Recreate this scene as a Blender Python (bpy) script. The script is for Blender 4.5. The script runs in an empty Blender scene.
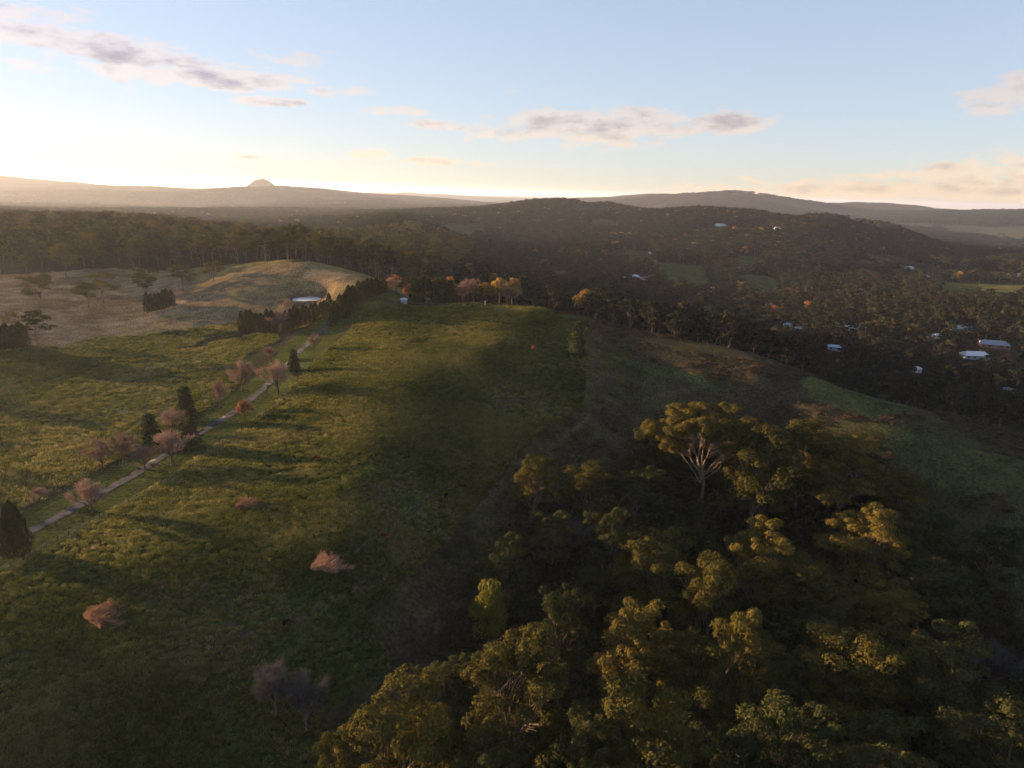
import bpy, math, numpy as np
from mathutils import Matrix, Vector
R = math.radians
SC = bpy.context.scene
# ------------------------------------------------------------------ camera
F, CX, CY = 711.0, 512.0, 384.0
PITCH, ROLL = R(15.1), R(1.6)
CAMZ = 150.0
_f = np.array([0, math.cos(PITCH), -math.sin(PITCH)])
_r0 = np.array([1.0, 0, 0]); _u0 = np.array([0, math.sin(PITCH), math.cos(PITCH)])
_r = _r0*math.cos(ROLL) + _u0*math.sin(ROLL)
_u = -_r0*math.sin(ROLL) + _u0*math.cos(ROLL)
cam = bpy.data.objects.new('camera', bpy.data.cameras.new('camera'))
SC.collection.objects.link(cam); SC.camera = cam
cam.matrix_world = Matrix(((_r[0], _u[0], -_f[0], 0), (_r[1], _u[1], -_f[1], 0), (_r[2], _u[2], -_f[2], CAMZ), (0, 0, 0, 1)))
cam.data.sensor_width = 36; cam.data.lens = 36*F/1024
cam.data.clip_start = 1; cam.data.clip_end = 120000
# ------------------------------------------------------------------ light
SUN_AZ, SUN_EL = R(-69), R(7)
SC.view_settings.view_transform = 'Standard'; SC.view_settings.look = 'None'
SC.view_settings.gamma = 1; SC.view_settings.use_curve_mapping = False
SC.view_settings.exposure = 2.4
SC.cycles.use_denoising = True
SC.cycles.max_bounces = 5; SC.cycles.diffuse_bounces = 2; SC.cycles.glossy_bounces = 2
SC.cycles.transmission_bounces = 2; SC.cycles.volume_bounces = 1; SC.cycles.transparent_max_bounces = 4
SC.cycles.use_adaptive_sampling = True; SC.cycles.adaptive_threshold = 0.02
sd = Vector((math.sin(SUN_AZ)*math.cos(SUN_EL), math.cos(SUN_AZ)*math.cos(SUN_EL), math.sin(SUN_EL)))
sun = bpy.data.objects.new('sun', bpy.data.lights.new('sun', 'SUN'))
SC.collection.objects.link(sun)
sun.data.energy = 5.0; sun.data.angle = R(0.6); sun.data.color = (1.0, 0.62, 0.32)
sun.rotation_euler = sd.to_track_quat('Z', 'Y').to_euler()

world = bpy.data.worlds.new('World'); SC.world = world; world.use_nodes = True
def build_world():
    nt = world.node_tree; N = nt.nodes; L = nt.links
    for n in list(N): N.remove(n)
    out = N.new('ShaderNodeOutputWorld'); bg = N.new('ShaderNodeBackground')
    bg.inputs['Strength'].default_value = 0.05
    L.new(bg.outputs[0], out.inputs[0])
    sky = N.new('ShaderNodeTexSky'); sky.sky_type = 'NISHITA'; sky.sun_disc = False
    sky.sun_elevation = SUN_EL; sky.sun_rotation = SUN_AZ
    sky.altitude = 700; sky.air_density = 1.0; sky.dust_density = 0.35; sky.ozone_density = 1.0
    gm = N.new('ShaderNodeGamma'); gm.inputs[1].default_value = 0.44; L.new(sky.outputs[0], gm.inputs[0])
    hs = N.new('ShaderNodeMix'); hs.data_type = 'RGBA'; hs.blend_type = 'MULTIPLY'; hs.inputs[0].default_value = 1; L.new(gm.outputs[0], hs.inputs[6]); hs.inputs[7].default_value = (1.52, 1.62, 1.98, 1); skyc = hs.outputs[2]
    def M(op, a, b=None, c=None):
        n = N.new('ShaderNodeMath'); n.operation = op
        for i, v in enumerate((a, b, c)):
            if v is None: continue
            if isinstance(v, (int, float)): n.inputs[i].default_value = v
            else: L.new(v, n.inputs[i])
        return n.outputs[0]
    tc = N.new('ShaderNodeTexCoord'); sep = N.new('ShaderNodeSeparateXYZ')
    L.new(tc.outputs['Generated'], sep.inputs[0])
    az = M('ARCTAN2', sep.outputs[0], sep.outputs[1]); el = M('ARCSINE', sep.outputs[2])
    cmb = N.new('ShaderNodeCombineXYZ'); L.new(az, cmb.inputs[0]); L.new(M('MULTIPLY', el, 2.6), cmb.inputs[1])
    def noise(scale, detail, off=(0, 0, 0), rough=0.6):
        a = N.new('ShaderNodeVectorMath'); a.operation = 'ADD'; L.new(cmb.outputs[0], a.inputs[0]); a.inputs[1].default_value = off
        n = N.new('ShaderNodeTexNoise'); n.inputs['Scale'].default_value = scale; n.inputs['Detail'].default_value = detail
        n.inputs['Roughness'].default_value = rough; L.new(a.outputs[0], n.inputs[0]); return n.outputs[0]
    nA = noise(20, 8, (3, 1, 0), 0.66)
    nB = noise(20, 8, (3.010, 1-0.020, 0), 0.6)           # a step towards the light: which side of a puff is lit
    clouds = [(95, 46, 105, 13, 1.1, 5), (160, 58, 70, 9, 1, 3), (222, 80, 80, 10, 1.1, 0), (275, 102, 42, 5, 1, 0), (295, 60, 42, 12, .45, 0), (335, 91, 42, 5, .7, 0),
              (392, 111, 34, 6, .8, 4), (440, 125, 45, 5, .9, 4), (500, 128, 50, 12, .7, 2), (560, 124, 75, 14, 1, 0), (620, 128, 75, 20, 1, -2), (690, 124, 50, 12, .9, 0), (725, 121, 45, 12, 1, 0),
              (374, 155, 20, 5, 1, 0), (445, 162, 48, 4, .9, 3), (248, 157, 14, 2, .8, 0), (1015, 96, 40, 16, .9, -6), (508, 90, 18, 5, .45, 0), (15, 12, 60, 10, .6, 0),
              (1000, 178, 120, 22, .9, -3), (880, 186, 160, 15, .7, -2), (760, 190, 120, 10, .45, 0), (90, 70, 60, 10, .5, 4)]
    tot = None
    for (u, v, a, b, k, t) in clouds:
        d = _f + _r*(u-CX)/F - _u*(v-CY)/F; d = d/np.linalg.norm(d)
        A0 = math.atan2(d[0], d[1]); E0 = math.asin(d[2]); fa = a/F*1.0; fb = b/F*1.0; tt = R(t)-ROLL
        da = M('SUBTRACT', az, A0); de = M('SUBTRACT', el, E0)
        p = M('ADD', M('MULTIPLY', da, math.cos(tt)/fa), M('MULTIPLY', de, -math.sin(tt)/fa))
        q = M('ADD', M('MULTIPLY', da, math.sin(tt)/fb), M('MULTIPLY', de, math.cos(tt)/fb))
        r2 = M('ADD', M('MULTIPLY', p, p), M('MULTIPLY', q, q))
        m = M('MULTIPLY', M('MAXIMUM', M('SUBTRACT', 1.3, r2), -1.2), k)
        tot = m if tot is None else M('MAXIMUM', tot, m)
    def dens(n, lo, hi):
        mr = N.new('ShaderNodeMapRange'); mr.interpolation_type = 'SMOOTHSTEP'
        L.new(M('ADD', tot, M('MULTIPLY', M('SUBTRACT', n, 0.50), 4.3)), mr.inputs[0])
        mr.inputs[1].default_value = lo; mr.inputs[2].default_value = hi; return mr.outputs[0]
    alpha = M('MULTIPLY', dens(nA, 0.25, 0.95), 0.9)
    thick = dens(nB, 0.7, 2.3)
    ramp = N.new('ShaderNodeMix'); ramp.data_type = 'RGBA'
    L.new(thick, ramp.inputs[0])
    # cloud colours scale with the light of the sky around them
    skymix = N.new('ShaderNodeMix'); skymix.data_type = 'RGBA'
    hue = N.new('ShaderNodeMix'); hue.data_type = 'RGBA'; hue.blend_type = 'MULTIPLY'; hue.inputs[0].default_value = 1
    L.new(skyc, hue.inputs[6]); L.new(ramp.outputs[2], hue.inputs[7])
    ramp.inputs[6].default_value = (1.14, 0.94, 0.80, 1); ramp.inputs[7].default_value = (0.52, 0.43, 0.46, 1)
    add = N.new('ShaderNodeMix'); add.data_type = 'RGBA'; add.blend_type = 'ADD'; add.inputs[0].default_value = 1
    L.new(hue.outputs[2], add.inputs[6]); add.inputs[7].default_value = (0.45, 0.20, 0.12, 1)
    L.new(alpha, skymix.inputs[0]); L.new(skyc, skymix.inputs[6]); L.new(add.outputs[2], skymix.inputs[7])
    L.new(skymix.outputs[2], bg.inputs[0])
build_world()
# ------------------------------------------------------------------ maths helpers
def ray(u, v):
    d = _f + _r*(u-CX)/F - _u*(v-CY)/F
    return d/d[1]
def P(u, v, Y=None, z=None, dz=0):
    d = ray(u, v)
    if Y is None: Y = z/d[2]
    return (d[0]*Y, Y, d[2]*Y + dz)
def project(x, y, z):
    p = np.stack([x, y, z-CAMZ], -1); w = p@_f
    return CX + F*(p@_r)/w, CY - F*(p@_u)/w
def vnoise(x, y, seed=0):
    xi = np.floor(x).astype(np.int64); yi = np.floor(y).astype(np.int64)
    fx = x-xi; fy = y-yi; fx = fx*fx*(3-2*fx); fy = fy*fy*(3-2*fy)
    def h(a, b):
        n = (a*374761393 + b*668265263 + seed*1442695041) & 0x7fffffff
        n = ((n ^ (n >> 13))*1274126177) & 0x7fffffff
        n = ((n ^ (n >> 16))*2246822519) & 0x7fffffff
        return (n & 0xfffff)/0xfffff
    return (h(xi, yi)*(1-fx)+h(xi+1, yi)*fx)*(1-fy) + (h(xi, yi+1)*(1-fx)+h(xi+1, yi+1)*fx)*fy
def fbm(x, y, o=4, seed=0):
    s = 0; a = 0.5
    for i in range(o): s = s + a*vnoise(x, y, seed+i); x = x*2.03+7.1; y = y*2.03+3.7; a *= .5
    return s - 0.5*(1-.5**o)
def sstep(a, b, x):
    t = np.clip((x-a)/(b-a), 0, 1); return t*t*(3-2*t)
# ------------------------------------------------------------------ terrain heights (relative to the camera while fitting)
pts = [
 # near field
 P(0,768,z=-89), P(120,768,z=-91.5), P(250,768,z=-94), P(350,768,z=-97),
 P(0,650,z=-83), P(150,650,z=-83), P(285,640,z=-85), P(390,640,z=-90),
 P(0,565,z=-80), P(28,540,z=-80), P(130,560,z=-78.5), P(250,540,z=-77.5), P(370,560,z=-80), P(450,560,z=-88),
 P(80,505,z=-79.7), P(130,478,z=-79), P(190,440,z=-78), P(230,415,z=-76.5), P(270,385,z=-74), P(300,350,z=-69.5), P(328,328,z=-66),
 P(300,450,z=-75), P(400,440,z=-73.5), P(480,440,z=-76), P(520,470,z=-80),
 P(320,385,z=-70), P(420,380,z=-67.5), P(520,380,z=-69.5), P(580,400,z=-75),
 P(360,335,z=-64), P(450,330,z=-61.5), P(540,335,z=-62), P(595,352,z=-66),
 P(400,305,z=-58), P(470,302,z=-56.5), P(540,307,z=-57.5), P(600,330,z=-61), P(650,350,z=-65), P(700,370,z=-68.5),
 P(760,386,z=-71), P(816,400,z=-73.5), P(870,421,z=-76.5), P(940,441,z=-80), P(1024,468,z=-84),
 P(640,378,z=-73), P(700,392,z=-74.5), P(760,408,z=-78), P(900,470,z=-84), P(1000,510,z=-88),
 # behind the crest
 (0.0, 430, -72), (20.0, 520, -90), (-60.0, 400, -60), (-60.0, 450, -66),(-60.0, 520, -74),
 # gully
 P(600,450,z=-84), P(700,440,z=-86), P(700,523,z=-99), P(520,560,z=-93), P(600,600,z=-100), P(800,480,z=-90), P(800,600,z=-104), P(520,768,z=-98),
 P(700,768,z=-102), P(900,600,z=-106), P(1024,580,z=-104), P(900,768,z=-112), P(1024,768,z=-114), P(960,520,z=-96),
 # left field
 P(0,460,z=-81), P(0,400,z=-79.5), P(100,400,z=-78.5), P(200,372,z=-75.5), P(50,346,Y=322), P(130,340,Y=345), P(232,324,Y=372),
 P(0,352,Y=305), P(100,310,Y=405), P(160,310,Y=405), P(185,290,Y=455), P(90,276,Y=500), P(0,300,Y=410), P(0,276,Y=490), P(200,268,Y=520),
 P(300,263,Y=465), P(255,332,Y=348), P(307,299,Y=410), P(370,279,Y=440), P(240,285,Y=430), P(325,285,Y=420), P(380,288,Y=395),
 (-400.0, 600, -58), (-200.0, 600, -60), (-400.0, 800, -58), (-150.0, 600, -66), (-150.0, 750, -72), (-600.0, 1000, -66), (-250.0, 1000, -76), (-900.0, 1300, -82), (-300.0, 1300, -80), (-130.0, 1300, -82),
 # middle distance
 P(560,302,Y=600), P(560,272,Y=850,dz=-6), P(560,248,Y=1200,dz=-6), P(560,228,Y=1800,dz=-8), P(545,200,Y=2500,dz=-12), P(600,203,Y=2500,dz=-12), P(480,208,Y=2500,dz=-12),
 P(640,210,Y=2300,dz=-12), P(440,229,Y=1300,dz=-2), P(400,210,Y=2400,dz=-14), P(300,215,Y=2400,dz=-14), P(0,208,Y=2200,dz=-12), P(150,212,Y=2300,dz=-12),
 P(700,362,Y=480), P(700,332,Y=600), P(700,302,Y=760,dz=-4), P(700,272,Y=1050,dz=-6), P(700,252,Y=1300,dz=-8), P(700,236,Y=1600,dz=-8), P(700,211,Y=1950,dz=-12), P(780,213,Y=1950,dz=-12), P(840,216,Y=1950,dz=-12),
 P(780,350,Y=500), P(830,400,Y=400), P(900,392,Y=430), P(900,342,Y=560), P(900,302,Y=800,dz=-4), P(900,268,Y=1250,dz=-6), P(900,245,Y=1750,dz=-6), P(890,226,Y=1950,dz=-12), P(940,243,Y=2000,dz=-14),
 P(1020,400,Y=440), P(1020,350,Y=560), P(1020,300,Y=820), P(1020,265,Y=1500), P(1020,252,Y=2300,dz=-4), P(980,245,Y=2900),
 (1200.0, 1000, -112), (800.0, 500, -108), (500.0, 250, -105), (400.0,100,-112),
 # behind the middle ridges
 (0.0, 3100, -80), (800.0, 2800, -110), (1300.0, 2700,-140), (-1200.0, 3200, -110), (1900.0, 3300, -140),
 # far
 P(1000,214,Y=5200), P(920,212,Y=5600), P(1024,213,Y=5200), P(860,213,Y=6000), P(980,232,Y=4000),P(900,224,Y=4300), (2400.0, 7200, -60), (4600.0, 7200, -60),
 P(640,196.5,Y=7600), P(690,194,Y=7000), P(720,195,Y=7200), P(760,199,Y=7000), P(830,202,Y=7200), P(600,200,Y=7500),
 (0.0, 5000, -150), (-2000.0, 5000, -150), (-4000.0, 5000, -130), (500.0,5500,-150),(1100.0,5000,-150),
 P(20,177,Y=9500), P(60,181,Y=9500), P(120,187,Y=8500), P(200,189,Y=8200), P(262,190,Y=8500), P(300,188,Y=7500), P(380,196,Y=7500), P(430,203,Y=6500), P(500,204,Y=7000),
 (-4000.0, 14000, -170), (0.0, 14000, -170), (4000.0, 14000, -170), (8000.0,14000,-170), (-8000.0, 14000, -170),
 (-15000.0, 32000, -170), (0.0, 32000, -170), (15000.0, 32000, -170),
 # outside the picture, left and right
 (-260.0, 60, -84), (-260.0, 150, -81), (-320.0, 250, -78), (-500.0, 300, -78), (-150.0, 30, -86), (-800.0, 500, -74), (-1500.0, 800, -92), (-4000.0, 2000, -130), (-3000.0, 2500,-125),
 (-30.0, 20, -102), (-80.0, 50, -95), (60.0, 20, -105), (200.0, 40, -113), (2500.0, 1500, -135), (8000.0, 4000, -150), (-9000.0, 4500, -150), (-20000.0,12000,-170),
]
PT = np.array(pts, float)
def warp(x, y):
    return np.stack([np.arctan2(x, y)*2.2, np.log(np.maximum(np.hypot(x, y), 20.0))], -1)
_X = warp(PT[:, 0], PT[:, 1]); _n = len(_X)
def tps(d2): return 0.5*d2*np.log(d2+1e-12)
_K = tps(((_X[:, None]-_X[None])**2).sum(-1)) + np.eye(_n)*2e-4
_Pm = np.hstack([np.ones((_n, 1)), _X]); _A = np.block([[_K, _Pm], [_Pm.T, np.zeros((3, 3))]])
_w = np.linalg.solve(_A, np.concatenate([PT[:, 2], np.zeros(3)]))
def fit(x, y):
    Q = warp(x, y); out = np.empty(len(Q))
    for i in range(0, len(Q), 20000):
        q = Q[i:i+20000]; out[i:i+20000] = tps(((q[:, None]-_X[None])**2).sum(-1))@_w[:_n] + _w[_n] + q@_w[_n+1:]
    return out
FINE = 80.0
AZ = np.radians(np.concatenate([np.arange(-180, -FINE, 4.0), np.arange(-FINE, -45, .5), np.arange(-45, 45, .2), np.arange(45, FINE, .5), np.arange(FINE, 180.01, 4.0)]))
LR = np.concatenate([np.arange(math.log(12), math.log(60), .06), np.arange(math.log(60), math.log(650), .006), np.arange(math.log(650), math.log(12000), .011), np.arange(math.log(12000), math.log(60000), .05)])
AA, LL = np.meshgrid(AZ, LR)
RR = np.exp(LL); GX = RR*np.sin(AA); GY = RR*np.cos(AA)
_Z = np.full(GX.shape, -85.0)
front = np.abs(AA) < R(100)
_Z[front] = fit(GX[front], GY[front])
wgt = sstep(R(62), R(84), np.abs(AA)); edge = np.where(RR < 500, -86, np.where(RR < 2000, -100, -150))
_Z = _Z*(1-wgt) + (-86 - 64*sstep(math.log(300), math.log(6000), LL))*wgt
_Z += fbm(GX/45, GY/45, 3, 5)*1.6*sstep(120, 300, RR)*(1-sstep(900, 1500, RR))
_Z += fbm(GX/9, GY/9, 2, 15)*.45*(1-sstep(400, 900, RR))
_Z += fbm(GX/260, GY/260, 4, 9)*26*sstep(800, 1700, RR)*(1-.3*sstep(1900, 2000, RR))
_Z += fbm(GX/1300, GY/1300, 5, 31)*140*sstep(3000, 6000, RR)
_Z += (fbm(GX/4500, GY/4500, 3, 71)+.05)*330*sstep(9000, 16000, RR)
_Z -= RR**2/(2*6.37e6)
# conical hill on the horizon
_hx, _hy, _ = P(262, 190, Y=8500)
_Z += 125*np.exp(-(((GX-_hx)/135)**2 + ((GY-_hy)/260)**2)**1.15)
# the dam: an excavated basin with a bank round it
PX, PY, _ = P(307, 299, Y=410)
def G0(x, y, arr):
    a = np.interp(np.arctan2(x, y), AZ, np.arange(len(AZ))); l = np.interp(np.log(np.maximum(np.hypot(x, y), 12.1)), LR, np.arange(len(LR)))
    a0 = np.minimum(a.astype(int), len(AZ)-2); l0 = np.minimum(l.astype(int), len(LR)-2); fa = a-a0; fl = l-l0
    return (arr[l0, a0]*(1-fa)+arr[l0, a0+1]*fa)*(1-fl) + (arr[l0+1, a0]*(1-fa)+arr[l0+1, a0+1]*fa)*fl
PZ = float(G0(np.array([PX]), np.array([PY]), _Z)[0])
_d = np.sqrt(((GX-PX)/8)**2 + ((GY-PY)/10.5)**2)
_wp = 1-sstep(1.15, 2.2, _d)
_tgt = PZ + 0.1 + fbm(GX/5, GY/5, 3, 19)*.9 - 1.6*(1-sstep(0.75, 1.1, _d)) + 0.5*np.exp(-((_d-1.3)/.2)**2)
_Z = _Z*(1-_wp) + _tgt*_wp
GZ = _Z + CAMZ
def H(x, y):
    x = np.atleast_1d(np.asarray(x, float)); y = np.atleast_1d(np.asarray(y, float)); r = G0(x, y, GZ)
    return r
_ms = np.exp(np.linspace(math.log(40), math.log(30000), 2600))
def hit(u, v, up=0.0):
    d = ray(u, v); s = _ms/math.hypot(d[0], 1)
    z = CAMZ + d[2]*s - up; g = H(d[0]*s, s); k = np.where(z <= g)[0]
    if len(k) == 0: k = [len(s)-1]
    k = max(1, k[0]); a = z[k-1]-g[k-1]; b = g[k]-z[k]; t = a/(a+b) if a+b > 0 else 0
    Y = s[k-1]*(1-t)+s[k]*t; x = d[0]*Y
    return np.array([x, Y, float(H(x, Y)[0])])
def inpoly(x, y, poly):
    res = np.zeros(np.shape(x), bool); n = len(poly); j = n-1
    for i in range(n):
        xi, yi = poly[i]; xj, yj = poly[j]
        c = ((yi > y) != (yj > y)) & (x < (xj-xi)*(y-yi)/(yj-yi+1e-12)+xi); res ^= c; j = i
    return res
def wpoly(uv): return [tuple(hit(*p)[:2]) for p in uv]
def distline(x, y, pl):
    d = np.full(np.shape(x), 1e9)
    for (a, b) in zip(pl[:-1], pl[1:]):
        ax, ay = a[:2]; bx, by = b[:2]; L2 = (bx-ax)**2+(by-ay)**2+1e-9
        t = np.clip(((x-ax)*(bx-ax)+(y-ay)*(by-ay))/L2, 0, 1); d = np.minimum(d, np.hypot(x-ax-t*(bx-ax), y-ay-t*(by-ay)))
    return d
# ------------------------------------------------------------------ materials
def new_mat(name): m = bpy.data.materials.new(name); m.use_nodes = True; m.node_tree.nodes.clear(); return m, m.node_tree.nodes, m.node_tree.links
def plain(name, col, rough=.8, var=.25, scale=2.0, bump=0.0):
    m, N, L = new_mat(name); o = N.new('ShaderNodeOutputMaterial'); b = N.new('ShaderNodeBsdfPrincipled')
    L.new(b.outputs[0], o.inputs[0]); b.inputs['Roughness'].default_value = rough; b.inputs['Specular IOR Level'].default_value = .25 if rough < .8 else 0.0
    t = N.new('ShaderNodeTexCoord'); n = N.new('ShaderNodeTexNoise'); n.inputs['Scale'].default_value = scale; n.inputs['Detail'].default_value = 6
    L.new(t.outputs['Object'], n.inputs[0]); mr = N.new('ShaderNodeMapRange'); mr.inputs[1].default_value = .3; mr.inputs[2].default_value = .7
    mr.inputs[3].default_value = 1-var; mr.inputs[4].default_value = 1+var; L.new(n.outputs[0], mr.inputs[0])
    v = N.new('ShaderNodeVectorMath'); v.operation = 'SCALE'; v.inputs[0].default_value = col; L.new(mr.outputs[0], v.inputs['Scale']); L.new(v.outputs[0], b.inputs['Base Color'])
    if bump:
        bp = N.new('ShaderNodeBump'); bp.inputs['Strength'].default_value = bump; L.new(n.outputs[0], bp.inputs['Height']); L.new(bp.outputs[0], b.inputs['Normal'])
    return m
def leafmat(name, cols, trans=.3, varobj=.3, hue_scale=.25, world=False):
    """foliage: diffuse with some light coming through, colour drifting through the crown and from plant to plant"""
    m, N, L = new_mat(name); o = N.new('ShaderNodeOutputMaterial')
    d = N.new('ShaderNodeBsdfDiffuse'); t = N.new('ShaderNodeBsdfTranslucent'); mx = N.new('ShaderNodeMixShader'); mx.inputs[0].default_value = trans
    L.new(d.outputs[0], mx.inputs[1]); L.new(t.outputs[0], mx.inputs[2]); L.new(mx.outputs[0], o.inputs[0])
    oi = N.new('ShaderNodeObjectInfo'); tc = N.new('ShaderNodeTexCoord'); n = N.new('ShaderNodeTexNoise')
    n.inputs['Scale'].default_value = hue_scale; n.inputs['Detail'].default_value = 4; g_ = N.new('ShaderNodeNewGeometry'); L.new(g_.outputs['Position'] if world else tc.outputs['Object'], n.inputs[0])
    a = N.new('ShaderNodeMath'); a.operation = 'MULTIPLY_ADD'; L.new(oi.outputs['Random'], a.inputs[0]); a.inputs[1].default_value = varobj*2
    s = N.new('ShaderNodeMath'); s.operation = 'MULTIPLY_ADD'; L.new(n.outputs[0], s.inputs[0]); s.inputs[1].default_value = 1.6; s.inputs[2].default_value = -.3-varobj
    L.new(s.outputs[0], a.inputs[2])
    cr = N.new('ShaderNodeValToRGB'); L.new(a.outputs[0], cr.inputs[0]); e = cr.color_ramp.elements
    e[0].position = 0; e[0].color = (*cols[0], 1); e[1].position = 1; e[1].color = (*cols[-1], 1)
    for i, c in enumerate(cols[1:-1]): q = e.new((i+1)/(len(cols)-1)); q.color = (*c, 1)
    L.new(cr.outputs[0], d.inputs[0]); L.new(cr.outputs[0], t.inputs[0]); return m
M_gum = leafmat('gum_leaf', [(.035, .036, .012), (.062, .056, .016), (.11, .085, .022)], .22)
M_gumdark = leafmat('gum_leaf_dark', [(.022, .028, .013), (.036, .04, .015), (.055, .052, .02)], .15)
M_gumwood = leafmat('woodland_leaf', [(.025, .030, .014), (.055, .058, .02), (.12, .10, .032)], .22, .45)
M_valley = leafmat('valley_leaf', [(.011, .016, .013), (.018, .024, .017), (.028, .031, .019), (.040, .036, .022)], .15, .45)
M_gold = leafmat('golden_leaf', [(.12, .08, .025), (.22, .14, .04), (.32, .20, .055)], .3)
M_orange = leafmat('orange_leaf', [(.12, .05, .025), (.22, .10, .045), (.28, .15, .07)], .3)
M_cyp = leafmat('cypress_needles', [(.014, .018, .008), (.024, .028, .011), (.036, .036, .014)], .1, .25, .5)
M_con = leafmat('conifer_needles', [(.018, .028, .014), (.032, .042, .018), (.05, .055, .02)], .12, .25, .5)
M_lime = leafmat('bright_leaf', [(.06, .07, .015), (.10, .10, .02), (.14, .12, .025)], .3)
M_pink = leafmat('winter_twig', [(.13, .088, .07), (.21, .14, .11), (.30, .20, .16)], .1, .3)
M_grey = leafmat('grey_twig', [(.045, .046, .055), (.068, .067, .076), (.09, .085, .09)], .1, .2)
M_red = leafmat('red_brush', [(.10, .055, .04), (.24, .135, .09), (.40, .25, .17)], .15, .2, 1.3)
M_bark = plain('pale_bark', (.13, .105, .085), .8, .45, 1.2)
M_barkm = plain('grey_bark', (.14, .11, .09), .9, .3, 2); M_barkd = plain('dark_bark', (.09, .065, .05), .9, .3, 2)
M_gr = leafmat('tussock_grass', [(.045, .062, .016), (.105, .115, .03), (.25, .21, .08)], .3, .35, .035, True)
M_under = leafmat('undergrowth_leaf', [(.02, .022, .012), (.035, .032, .017), (.055, .045, .03)], .1, .5)
M_brack = leafmat('bracken_leaf', [(.05, .042, .026), (.075, .058, .036), (.10, .07, .045)], .1, .5)
M_road = plain('driveway_bitumen', (.06, .06, .068), .85, .45, .5)
M_house = [plain('house_paint_'+n, c, .7, .1) for n, c in (('white', (.62, .62, .6)), ('cream', (.5, .42, .3)), ('brick', (.28, .14, .09)), ('grey', (.3, .3, .32)))]
M_roof = [plain('roof_'+n, c, .45, .12) for n, c in (('zinc', (.38, .40, .44)), ('white', (.55, .55, .56)), ('slate', (.22, .25, .3)), ('tile', (.3, .13, .09)), ('blue', (.32, .40, .5)))]
M_glass = plain('window_glass', (.03, .035, .045), .12, .05)
M_post = plain('weathered_post', (.07, .06, .05), .9); M_wire = plain('fence_wire', (.3, .3, .3), .5); M_white = plain('white_paint', (.75, .75, .72), .6, .05)
M_cow = plain('black_hide', (.008, .007, .006), .95, .3); M_cowr = plain('red_hide', (.10, .028, .014), .95, .3)
# ------------------------------------------------------------------ mesh helpers
def npmesh(name, V, Fa, mat, smooth=False):
    V = np.asarray(V, np.float32); Fa = np.asarray(Fa, np.int32); me = bpy.data.meshes.new(name); k = Fa.shape[1]
    me.vertices.add(len(V)); me.vertices.foreach_set('co', V.ravel()); me.loops.add(Fa.size); me.loops.foreach_set('vertex_index', Fa.ravel())
    me.polygons.add(len(Fa)); me.polygons.foreach_set('loop_start', np.arange(0, Fa.size, k, dtype=np.int32))
    me.polygons.foreach_set('use_smooth', np.full(len(Fa), smooth)); me.update(calc_edges=True); me.validate(verbose=False)
    if mat: me.materials.append(mat)
    return me
def unit(a): return a/(np.linalg.norm(a, axis=-1, keepdims=True)+1e-9)
def leaves(pos, nrm, size, rg, aspect=.6):
    n = len(pos); t = unit(np.cross(nrm, rg.normal(size=(n, 3)))); b = np.cross(nrm, t)
    s = (np.asarray(size)*rg.uniform(.7, 1.3, n))[:, None]; t = t*s; b = b*s*aspect
    V = np.stack([pos-t, pos-b*.9, pos+t, pos+b*.9], 1).reshape(-1, 3); return V, np.arange(4*n).reshape(n, 4)
def clump_points(C, Rad, n, rg, flat=.75, low=-.35, jit=.45):
    k = len(C); d = rg.normal(size=(k*n, 3)); d = unit(d); d[:, 2] = np.where(d[:, 2] < low, -d[:, 2], d[:, 2])
    c = np.repeat(C, n, 0); r = np.repeat(Rad, n)[:, None]*rg.uniform(.55, 1.05, (k*n, 1))**.6
    p = c + d*r*np.array([1, 1, flat]); nn = unit(d*np.array([1, 1, 1/flat]) + jit*rg.normal(size=d.shape)); return p, nn
class Tubes:
    def __init__(s): s.V = []; s.F = []; s.n = 0
    def tube(s, pl, r0, r1, k=6):
        pl = np.asarray(pl, float); m = len(pl); T = unit(np.gradient(pl, axis=0)); up = np.array([.3, .2, 1.0]) if abs(T[0][2]) < .9 else np.array([1, .1, 0])
        A = unit(np.cross(T, up)); B = np.cross(T, A); rr = np.linspace(r0, r1, m); th = np.arange(k)*2*math.pi/k
        for i in range(m):
            s.V.append(pl[i] + rr[i]*(np.cos(th)[:, None]*A[i] + np.sin(th)[:, None]*B[i]))
        for i in range(m-1):
            for j in range(k):
                a = s.n+i*k+j; b = s.n+i*k+(j+1) % k; s.F.append((a, b, b+k, a+k))
        s.n += m*k
    def mesh(s, name, mat): return npmesh(name, np.concatenate(s.V), np.array(s.F), mat, True)
def curve(a, b, rg, bend=.12, m=5):
    a = np.array(a, float); b = np.array(b, float); L = np.linalg.norm(b-a); t = np.linspace(0, 1, m)[:, None]
    o = rg.normal(size=3)*bend*L; o[2] = abs(o[2])*.5; return a*(1-t)+b*t + o*4*t*(1-t)*.5 + rg.normal(size=(m, 3))*L*.015*(t*(1-t)*4)
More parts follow.
